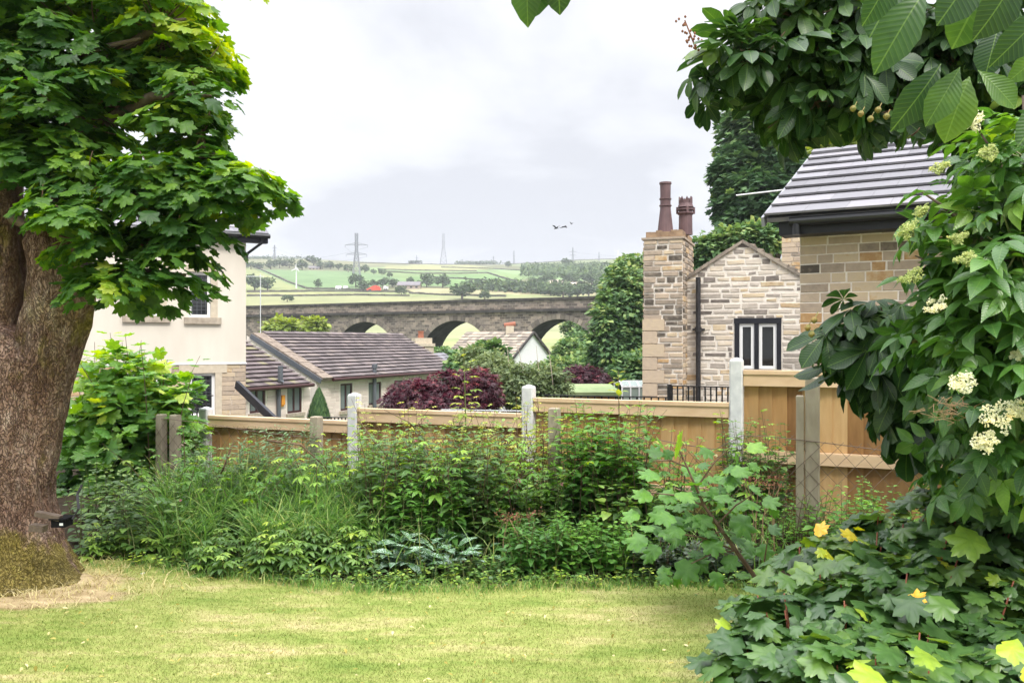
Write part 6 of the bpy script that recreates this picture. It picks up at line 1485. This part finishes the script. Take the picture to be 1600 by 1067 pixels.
# climbing rose: wiry stems with sparse pale leaves over the panel
stems('climbing_rose', 'wiry climbing rose with sparse pale leaves hanging over the second panel', 'rose', base_pts(560, 860, 6.9, 7.5, 95), (.70, 1.16), .55, 'rose', .125, .06, M['leaf_yellow'], M['stem_brown'], per=1, tint=(.2, .95), start=.4, r=.0045, up=.3, twist=2.4)
stems('climbing_rose', 'tangled pale rose shoots reaching over the lower end of the third panel', 'rose', base_pts(790, 990, 6.9, 7.3, 40), (.80, 1.18), .5, 'rose', .125, .06, M['leaf_yellow'], M['stem_brown'], per=1, tint=(.1, .8), start=.5, r=.005, twist=2.4)
stems('tall_rose_shoot', 'single upright shoot with yellow leaves in front of the purple maple', 'rose', [P(728, 700, 7.0)], (.82, .84), .06, 'rose', .125, .06, M['leaf_yellow'], M['stem_green'], per=2, tint=(.3, .8), start=.35, r=.006)
stems('ash_shoot', 'upright thin shoot with yellow green top above the third panel', 'sapling', [P(968, 730, 6.9)], (.80, .82), .03, 'oval', .11, .04, M['leaf_yellow'], M['stem_brown'], per=2, tint=(.3, .8), start=.72, r=.006, up=.8)
stems('thin_saplings', 'thin leafy saplings standing before the board fence right of the middle post', 'sapling', [P(x, 800, 6.7) for x in (1010, 1045, 1068, 1085, 1130, 1142, 1188, 1205)], (.55, .9), .12, 'rose', .12, .10, M['leaf_bright'], M['stem_brown'], per=2, tint=(.2, .7), start=.35, r=.005)
GFL = 'pink rose flowers in the bed'
def flower(p, s, m, label, group, name='rose_flower', n=14):
    d = rand_dir(n); d[:, 1] -= .6; d[:, 2] += .4
    o = leaves(name, 'round', np.array([tuple(p)] * n), d, d + rand_dir(n) * .8, np.full(n, s), rng.random(n), m, None, base=tuple(p)); setp(o, label, 'flower', group)
flower(P(649, 688, 6.75), .022, M['petal_pink'], 'pale pink rose flower before the second panel', GFL); flower(P(737, 692, 6.75), .016, M['petal_white'], 'small white rose flower left of the middle white post', GFL)
flower(P(812, 751, 6.3), .018, M['petal_pink'], 'pink flower beside the lichen covered post', GFL); flower(P(878, 756, 6.2), .016, M['petal_pink'], 'deep pink bud right of the lichen covered post', GFL); flower(P(282, 782, 6.2), .014, M['petal_pink'], 'tiny pink flower in the grass below the post pair', GFL); flower(P(1118, 712, 6.4), .018, M['petal_white'], 'white flower in front of the third panel near the tallest white post', GFL)
def dead_heads(label, pts, hgt, m, name='dead_flower_head'):
    r = thing(name, label, 'dead flowers', pts[0]); mb = MB(); pos = []
    for p in pts:
        p = Vector(p); mb.tube([p, p + Vector((random.uniform(-.05, .05), random.uniform(-.05, .02), hgt * .6)), p + Vector((random.uniform(-.1, .1), -.05, hgt))], .003, 4); q = p + Vector((0, -.05, hgt))
        for i in range(26): pos.append(q + Vector((random.gauss(0, .035), random.gauss(0, .03), random.gauss(0, .012))))
    mb.build('stem', M['dead'], r); k = len(pos); leaves('seed_head', 'clump', np.array(pos), rand_dir(k), rand_dir(k), rng.uniform(.008, .018, k), rng.random(k), m, r)
dead_heads('rusty dead flower heads between lungwort and comfrey', base_pts(755, 845, 5.75, 6.1, 7), .38, M['dead_red']); dead_heads('dry brown seed heads on wiry stems right of the bed sapling', base_pts(1165, 1215, 5.7, 6.1, 8), .62, M['dead_red'])
tw = MB()
for a, b, c, rr in (((600, 830), (606, 770), (612, 690), .012), ((612, 720), (585, 690), (560, 655), .007), ((612, 740), (640, 700), (655, 660), .006), ((418, 688), (470, 695), (520, 740), .010), ((330, 770), (350, 730), (365, 690), .009), ((575, 850), (605, 815), (640, 805), .007), ((690, 720), (640, 660), (600, 640), .006), ((760, 745), (790, 700), (806, 655), .006)):
    q = [P(*a, 6.9), P(*b, 6.8), P(*c, 6.9)]; tw.tube([q[0], q[0].lerp(q[1], .5), q[1], q[1].lerp(q[2], .5), q[2]], [rr, rr * .9, rr * .8, rr * .6, rr * .4], 6)
setp(tw.build('dead_branches', M['stem_brown']), 'bare brown branches arching over the bed in front of the fence', 'branches')

# sapling with large leaves over the right end of the bed
def bed_sapling():
    r = thing('sycamore_sapling', 'leaning sycamore sapling with big leaves and one yellow leaf before the third panel', 'sapling', P(1215, 945, 5.0)); mb = MB()
    q = [P(1215, 950, 5.0), P(1150, 860, 5.0), P(1100, 790, 5.0), P(1060, 700, 5.0)]; mb.tube(q, [.016, .013, .010, .005], 7); tips = []
    for a, b in (((1150, 860), (1040, 830)), ((1120, 820), (1180, 770)), ((1100, 790), (1020, 770)), ((1090, 760), (1140, 700)), ((1075, 730), (1020, 720)), ((1150, 860), (1080, 880)), ((1190, 915), (1200, 840)), ((1130, 830), (1090, 850))):
        mb.tube([P(*a, 5.0), P((a[0] + b[0]) / 2, (a[1] + b[1]) / 2 - 6, 4.95), P(*b, 4.9)], [.006, .005, .003], 5)
    mb.build('stem', M['stem_brown'], r)
    L_ = [(1062, 716, .23, .95, (0, -.5, .9)), (1030, 738, .17, .55, (-.6, -.3, 0)), (1020, 770, .16, .6, (-.8, -.2, -.1)), (1060, 765, .18, .6, (.3, -.5, -.2)), (1140, 735, .16, .55, (.7, -.3, .1)), (1165, 700, .15, .85, (.8, -.2, .2)), (1150, 800, .22, .25, (.3, -.5, -.6)), (1095, 800, .16, .3, (0, -.5, -.4)), (1050, 800, .16, .45, (-.6, -.4, -.2)), (1010, 835, .17, .4, (-.8, -.3, -.3)), (1030, 850, .15, .5, (-.6, -.4, -.4)), (1075, 870, .21, .25, (-.2, -.6, -.8)), (1110, 840, .15, .3, (.1, -.6, -.5)), (1085, 755, .15, .5, (-.2, -.5, .1)), (1190, 780, .14, .5, (.7, -.3, -.1)), (1185, 850, .15, .3, (.5, -.4, -.5)), (1120, 770, .16, .35, (.3, -.6, -.2)), (1040, 700, .12, .7, (-.4, -.3, .4)), (1000, 800, .14, .55, (-.8, -.3, -.1)), (1120, 890, .14, .3, (-.1, -.6, -.7)), (1060, 820, .14, .4, (-.4, -.5, -.3)), (1135, 865, .15, .3, (.2, -.6, -.5))]
    po, fw, up, sz, tn = [], [], [], [], []
    for px, py, s, t, f in L_:
        po.append(P(px, py, 4.9 + random.uniform(-.12, .12))); fw.append(f); up.append((random.uniform(-.3, .3), -.55, .9)); sz.append(s * .86); tn.append(t * .75)
    for _ in range(90):
        px = random.gauss(1095, 50); py = random.gauss(800, 48); po.append(P(px, py, 5.05 + random.uniform(-.1, .25))); fw.append((random.uniform(-1, 1), random.uniform(-.8, .3), random.uniform(-.6, .2))); up.append((random.uniform(-.4, .4), random.uniform(-.7, 0), .9)); sz.append(random.uniform(.07, .13)); tn.append(random.uniform(0, .4))
    leaves('foliage', 'syc', np.array(po), np.array(fw, float), np.array(up, float), np.array(sz), np.array(tn), M['leaf_bright'], r)
bed_sapling()

# ------------------------------------------------------------------ foreground right: sycamore thicket, elder, horse chestnut
def thicket():
    r = thing('sycamore_thicket', 'sycamore thicket with large dusky leaves filling the lower right corner', 'shrub', P(1420, 1180, 3.6))
    B = [blob(1250, 960, 3.7, 105, 70), blob(1330, 880, 3.9, 90, 65), blob(1420, 850, 4.1, 100, 60), blob(1530, 800, 4.1, 100, 60), blob(1300, 1010, 3.4, 140, 80), blob(1440, 960, 3.5, 140, 100), blob(1560, 930, 3.5, 100, 120), blob(1440, 1060, 3.0, 220, 80), blob(1600, 1050, 3.0, 140, 100), blob(1660, 850, 3.8, 90, 130), blob(1205, 1010, 3.5, 50, 40, None, .7), blob(1600, 750, 4.2, 70, 50), blob(1540, 760, 4.2, 60, 36)]
    _, c = terraces('foliage', B, 330, 16, 'syc', .125, .17, M['leaf_shrub'], r, shell=.5, tint=(.04, .52), young=.16, gap=.5, seedscale=3.0, droop=.35, lean=.3, curl=.45)
    st = []
    for p in c: st.append((p[0] * .75 + .35, p[1] * .9 + .35, max(.0, p[2] - .55)))
    k = rng.random(len(c)) < .55; twigs('stem', np.array(st)[k], c[k], M['stem_red'], r, .007, .003, -.03, 5)
    # a few big sunlit leaves picked out near the camera and along the top
    L_ = [(1370, 1040, 2.6, .20, .75, (-.5, -.6, -.2)), (1340, 835, 3.9, .14, .97, (-.8, -.3, .1)), (1305, 870, 3.8, .12, .93, (-.6, -.3, .2)), (1500, 740, 4.0, .2, .7, (-.9, -.2, -.1)), (1535, 830, 3.3, .25, .62, (-.8, -.4, -.3)), (1420, 945, 3.3, .12, .99, (.4, -.3, .6)), (1270, 830, 3.9, .12, .99, (.5, -.3, .3)), (1560, 1000, 2.7, .16, .8, (.3, -.6, -.1)), (1460, 1020, 2.8, .17, .7, (-.6, -.5, .1)), (1480, 930, 3.1, .18, .45, (-.5, -.5, -.4)), (1145, 975, 3.6, .13, .8, (-.7, -.3, .0)), (1590, 1050, 2.6, .14, .9, (.4, -.5, .3)), (1290, 1000, 3.2, .17, .35, (-.4, -.6, -.5)), (1240, 900, 3.7, .15, .4, (-.6, -.5, -.1))]
    leaves('foliage', 'syc', np.array([P(a, b, Y) for a, b, Y, *_ in L_]), np.array([q[5] for q in L_], float), np.array([(random.uniform(-.3, .3), -.6, .8) for _ in L_]), np.array([q[3] for q in L_]) * .72, np.array([q[4] for q in L_]), M['leaf_shrub'], r)
thicket()
def umbel(p, s, axis, parent, m, n=260, name='flower_head'):
    """flat elder flower head: branched stalks and tiny five-petal flowers"""
    ax = Vector(axis).normalized(); x = ax.cross(Vector((0, 0, 1)) if abs(ax.z) < .9 else Vector((1, 0, 0))).normalized(); y = ax.cross(x); pos = []; mb = MB(); c = Vector(p)
    for i in range(9):
        a = 2.4 * i; rr = s * .62 * math.sqrt((i + .3) / 9); q = c + (x * math.cos(a) + y * math.sin(a)) * rr + ax * random.uniform(-.01, .01)
        mb.tube([c - ax * s * .55, (c + q) / 2 - ax * s * .2, q - ax * .004], [.002, .0016, .001], 4)
        for _ in range(n // 9):
            d = Vector(rand_dir(1)[0]); pos.append(q + (x * d.x + y * d.y) * s * .30 * random.random() ** .5 + ax * (random.uniform(-.006, .010)))
    k = len(pos); av = np.array(tuple(ax)); f = nrm(rand_dir(k) + .2 * av)
    o = leaves(name, 'round', np.repeat(np.array(pos), 3, 0), np.concatenate([nrm(rand_dir(k) + .3 * av)[:, None], nrm(rand_dir(k) + .3 * av)[:, None], nrm(rand_dir(k) + .3 * av)[:, None]], 1).reshape(-1, 3), np.tile(av, (3 * k, 1)) + rand_dir(3 * k) * .4, np.full(3 * k, .0058), rng.random(3 * k), m, parent)
    mb.build('flower_stalk', M['stem_green'], o)
def elder():
    r = thing('elder_bush', 'tall elder bush with cream flower heads at the right edge', 'bush', P(1640, 1000, 3.6))
    B = [blob(1610, 250, 3.3, 50, 80), blob(1590, 390, 3.2, 60, 80), blob(1560, 480, 3.25, 70, 80), blob(1580, 570, 3.2, 90, 80), blob(1520, 560, 3.4, 70, 60), blob(1600, 680, 3.2, 80, 70), blob(1480, 470, 3.5, 40, 40, None, .6), blob(1470, 330, 3.4, 26, 36, None, .25), blob(1510, 400, 3.4, 36, 40, None, .5), blob(1680, 450, 3.4, 90, 260), blob(1500, 650, 3.5, 40, 40, None, .5), blob(1560, 740, 3.4, 50, 40, None, .6)]
    _, c = crown('foliage', B, 620, 3, 'elder', .17, M['leaf_elder'], r, shell=.35, droop=.45, young=.15, tint=(.1, .6), gap=.5, seedscale=3.0, top_young_lit=.1, curl=.3)
    mb = MB()
    for pts, rr in (([(1650, 1000), (1640, 700), (1620, 400), (1600, 150)], .03), ([(1640, 700), (1570, 600), (1510, 560)], .014), ([(1630, 600), (1560, 480), (1480, 420), (1430, 400)], .012), ([(1620, 450), (1540, 380), (1470, 320), (1440, 300)], .012), ([(1640, 760), (1590, 690), (1540, 650)], .012), ([(1620, 380), (1560, 250), (1520, 190)], .010)):
        q = [P(*p, 3.35) for p in pts]; mb.tube(q, [rr * (1 - .7 * i / (len(q) - 1)) for i in range(len(q))], 7)
    mb.build('branch', M['branch'], r, True)
    k = rng.random(len(c)) < .35; ctr = np.array([tuple(b[0]) for b in B]); st = [ctr[np.argmin(((ctr - p) ** 2).sum(1))] for p in c[k]]; twigs('twigs', st, c[k], M['stem_green'], r, .006, .003)
    for px, py, Y, s, ax, m in ((1505, 598, 2.9, .062, (-.35, -.75, .45), 'petal_white'), (1560, 650, 2.9, .085, (-.3, -.8, .4), 'petal_white'), (1540, 690, 2.9, .06, (-.5, -.7, .2), 'petal_white'), (1590, 640, 2.9, .055, (.1, -.8, .5), 'petal_white'), (1463, 478, 3.05, .055, (-.55, -.35, .8), 'petal_white'), (1420, 360, 3.1, .062, (-.7, -.3, .65), 'petal_green'), (1440, 330, 3.15, .04, (-.7, -.3, .6), 'petal_green'), (1425, 432, 3.1, .06, (-.6, -.35, .75), 'petal_green'), (1500, 372, 3.1, .048, (-.5, -.4, .7), 'petal_green'), (1510, 405, 3.0, .05, (-.3, -.5, .7), 'petal_green'), (1520, 190, 3.2, .062, (-.5, -.7, .3), 'petal_white'), (1545, 240, 3.1, .05, (-.4, -.6, .5), 'petal_green'), (1470, 262, 3.2, .05, (-.6, -.3, .7), 'petal_green'), (1590, 555, 2.95, .03, (-.5, -.7, .2), 'petal_white')):
        umbel(P(px, py, Y), s, ax, r, M[m])
    dm = MB(); pos = []
    for _ in range(90):
        p = P(1490 + random.gauss(0, 16), 640 + random.gauss(0, 8), 3.0); dm.tube([p, p + Vector((random.gauss(0, .03), random.gauss(0, .02), random.gauss(0, .015)))], .0012, 3)
    dm.build('dead_flower_head', M['dead'], r)
elder()
def chestnut():
    r = thing('horse_chestnut', 'horse chestnut boughs with ribbed hand shaped leaves reaching in from the right', 'tree', (4.6, 4.6, 0)); Y = 4.3
    mb = MB(); mb.tube([(4.6, 4.7, -.1), (4.55, 4.7, 1.5), (4.5, 4.7, 3.0), (4.4, 4.7, 5.5)], [.22, .19, .16, .10], 14); mb.build('trunk', M['branch'], r, True)
    lb = MB()
    for pts, rr in (([(4.5, 4.7, 2.9), P(1600, 60, 4.5), P(1450, 90, 4.4), P(1300, 110, 4.3), P(1150, 100, 4.2)], .05), ([P(1450, 90, 4.4), P(1420, 170, 4.3), P(1400, 230, 4.2)], .02), ([P(1300, 110, 4.3), P(1250, 170, 4.3), P(1200, 200, 4.2)], .018), ([(4.55, 4.7, 1.7), P(1600, 560, 4.4), P(1450, 590, 4.1), P(1320, 540, 4.0)], .04), ([P(1500, 580, 4.2), P(1440, 640, 4.0), P(1420, 680, 3.95)], .02), ([P(1400, 95, 4.4), P(1330, 20, 4.3), P(1230, -20, 4.3)], .025)):
        lb.tube(pts, [rr * (1 - .8 * i / (len(pts) - 1)) for i in range(len(pts))], 8)
    lb.build('bough', M['branch'], r, True)
    B = [blob(1120, 105, 4.3, 50, 42), blob(1175, 105, 4.3, 70, 55), blob(1250, 115, 4.3, 80, 70), blob(1340, 95, 4.3, 90, 55), blob(1275, 160, 4.25, 65, 28), blob(1230, 160, 4.2, 40, 24, None, .7), blob(1395, 172, 4.2, 46, 22, None, .5), blob(1490, 95, 4.4, 80, 75), blob(1250, 25, 4.4, 80, 40), blob(1360, 30, 4.4, 100, 60), blob(1500, 20, 4.4, 120, 70), blob(1580, 150, 4.6, 90, 120), blob(1425, 212, 4.1, 30, 14, None, .5)]
    _, c = crown('crown', B, 560, 3, 'chest', .162, M['leaf_chest'], r, shell=.35, droop=.38, young=.2, tint=(.1, .62), gap=.08, seedscale=2.8, top_young_lit=.1, curl=.3)
    B2 = [blob(1325, 515, 4.0, 30, 22, None, .6), blob(1370, 520, 4.0, 48, 36), blob(1425, 530, 4.05, 60, 46), blob(1430, 600, 4.0, 55, 40), blob(1405, 565, 3.95, 50, 32), blob(1480, 600, 4.1, 60, 70), blob(1445, 645, 3.95, 36, 26, None, .8), blob(1380, 495, 4.0, 50, 22), blob(1560, 620, 4.3, 80, 90)]
    _, c2 = crown('crown', B2, 330, 3, 'chest', .17, M['leaf_chest'], r, shell=.35, droop=.75, young=.02, tint=(.02, .45), gap=.6, seedscale=2.5, top_young_lit=.1, curl=.3)
    for cc, bb in ((c, B), (c2, B2)):
        ctr = np.array([tuple(b[0]) for b in bb]); st = [ctr[np.argmin(((ctr - p) ** 2).sum(1))] for p in cc]; twigs('twigs', st, cc, M['stem_brown'], r, .007, .003)
    # near leaflets hanging from the top right
    L_ = [((1448, -20), (1368, 104), 1.8, .45), ((1530, -60), (1475, 40), 1.85, .15), ((1470, 100), (1412, 196), 2.05, .12), ((1500, 105), (1455, 190), 2.0, .6), ((1515, 120), (1475, 212), 2.1, .75), ((1528, 110), (1604, 170), 2.0, .7), ((1560, -70), (1500, 70), 2.0, .6), ((1400, -60), (1365, 40), 2.1, .3), ((1640, 10), (1570, 90), 2.0, .2), ((1640, 70), (1590, 125), 2.2, .65), ((1590, -50), (1555, 60), 1.9, .1), ((1420, -40), (1350, 50), 2.2, .35), ((1650, 150), (1590, 230), 2.0, .5), ((1560, 40), (1540, 120), 2.3, .1),
          ((828, -78), (812, 36), 2.3, .5), ((846, -75), (838, 30), 2.35, .35), ((872, -90), (870, 16), 2.3, .25), ((885, -90), (890, -8), 2.32, .6)]
    po = np.array([P(*a, Yq) for a, b, Yq, t in L_]); tip = np.array([P(*b, Yq - .04) for a, b, Yq, t in L_]); fw = tip - po; sz = np.linalg.norm(fw, axis=1) * .86
    up = np.array([(random.uniform(-.6, .5), -1, .35) for _ in L_]); tn = [q[3] for q in L_]
    leaves('near_leaves', 'leaflet', po, fw, up, sz, np.array(tn), M['leaf_chest'], r)
    nb = MB(); nb.tube([P(1700, -160, 1.9), P(1560, -80, 1.9), P(1400, -120, 1.95), P(1100, -170, 2.1), P(836, -62, 2.3)], [.014, .012, .01, .008, .003], 6); nb.tube([(4.45, 4.7, 4.2), (3.0, 3.2, 3.3), P(1700, -160, 1.9)], [.05, .03, .014], 7); nb.build('near_bough', M['branch'], r, True)
    fs = MB(); pos = []
    for p0, p1 in ((P(1088, 78, 4.1), P(1070, 32, 4.1)),):
        fs.tube([p0, p1], [.005, .003], 5)
        for i in range(26): q = p0.lerp(p1, random.random()) + Vector((random.gauss(0, .022), random.gauss(0, .02), random.gauss(0, .01))); fs.lathe(q, [(.003, -.006), (.007, 0), (.003, .007)], 6)
    fs.build('seed_spike', M['dead_red'], r)
    for px, py, Yq in ((1345, 178, 3.9), (1360, 186, 3.9), (1372, 172, 3.9), (1385, 182, 3.9), (1333, 170, 3.9), (1262, 512, 3.85), (1272, 500, 3.85), (1268, 522, 3.85), (1435, 520, 3.7), (1430, 535, 3.7)):
        q = P(px, py, Yq); cb = MB(); cb.lathe(q, [(.004, -.016), (.013, -.008), (.016, 0), (.012, .009), (.003, .015)], 8); cb.tube([q, q + Vector((.03, .03, .04))], .0025, 4); cb.build('conker', M['conker'], r)
chestnut()

# ------------------------------------------------------------------ haze
def haze():
    m = bpy.data.materials.new('haze'); m.use_nodes = True; t = m.node_tree
    t.nodes.remove(t.nodes['Principled BSDF']); v = t.nodes.new('ShaderNodeVolumePrincipled'); v.inputs['Density'].default_value = .00036; v.inputs['Color'].default_value = (.90, .93, 1, 1); v.inputs['Anisotropy'].default_value = .2
    t.links.new(v.outputs[0], t.nodes['Material Output'].inputs['Volume']); mb = MB(); mb.box((-7000, -60, -16), (7000, 4700, 175)); o = mb.build('haze', m); setp(o, kind='stuff')
if HAZE: haze()
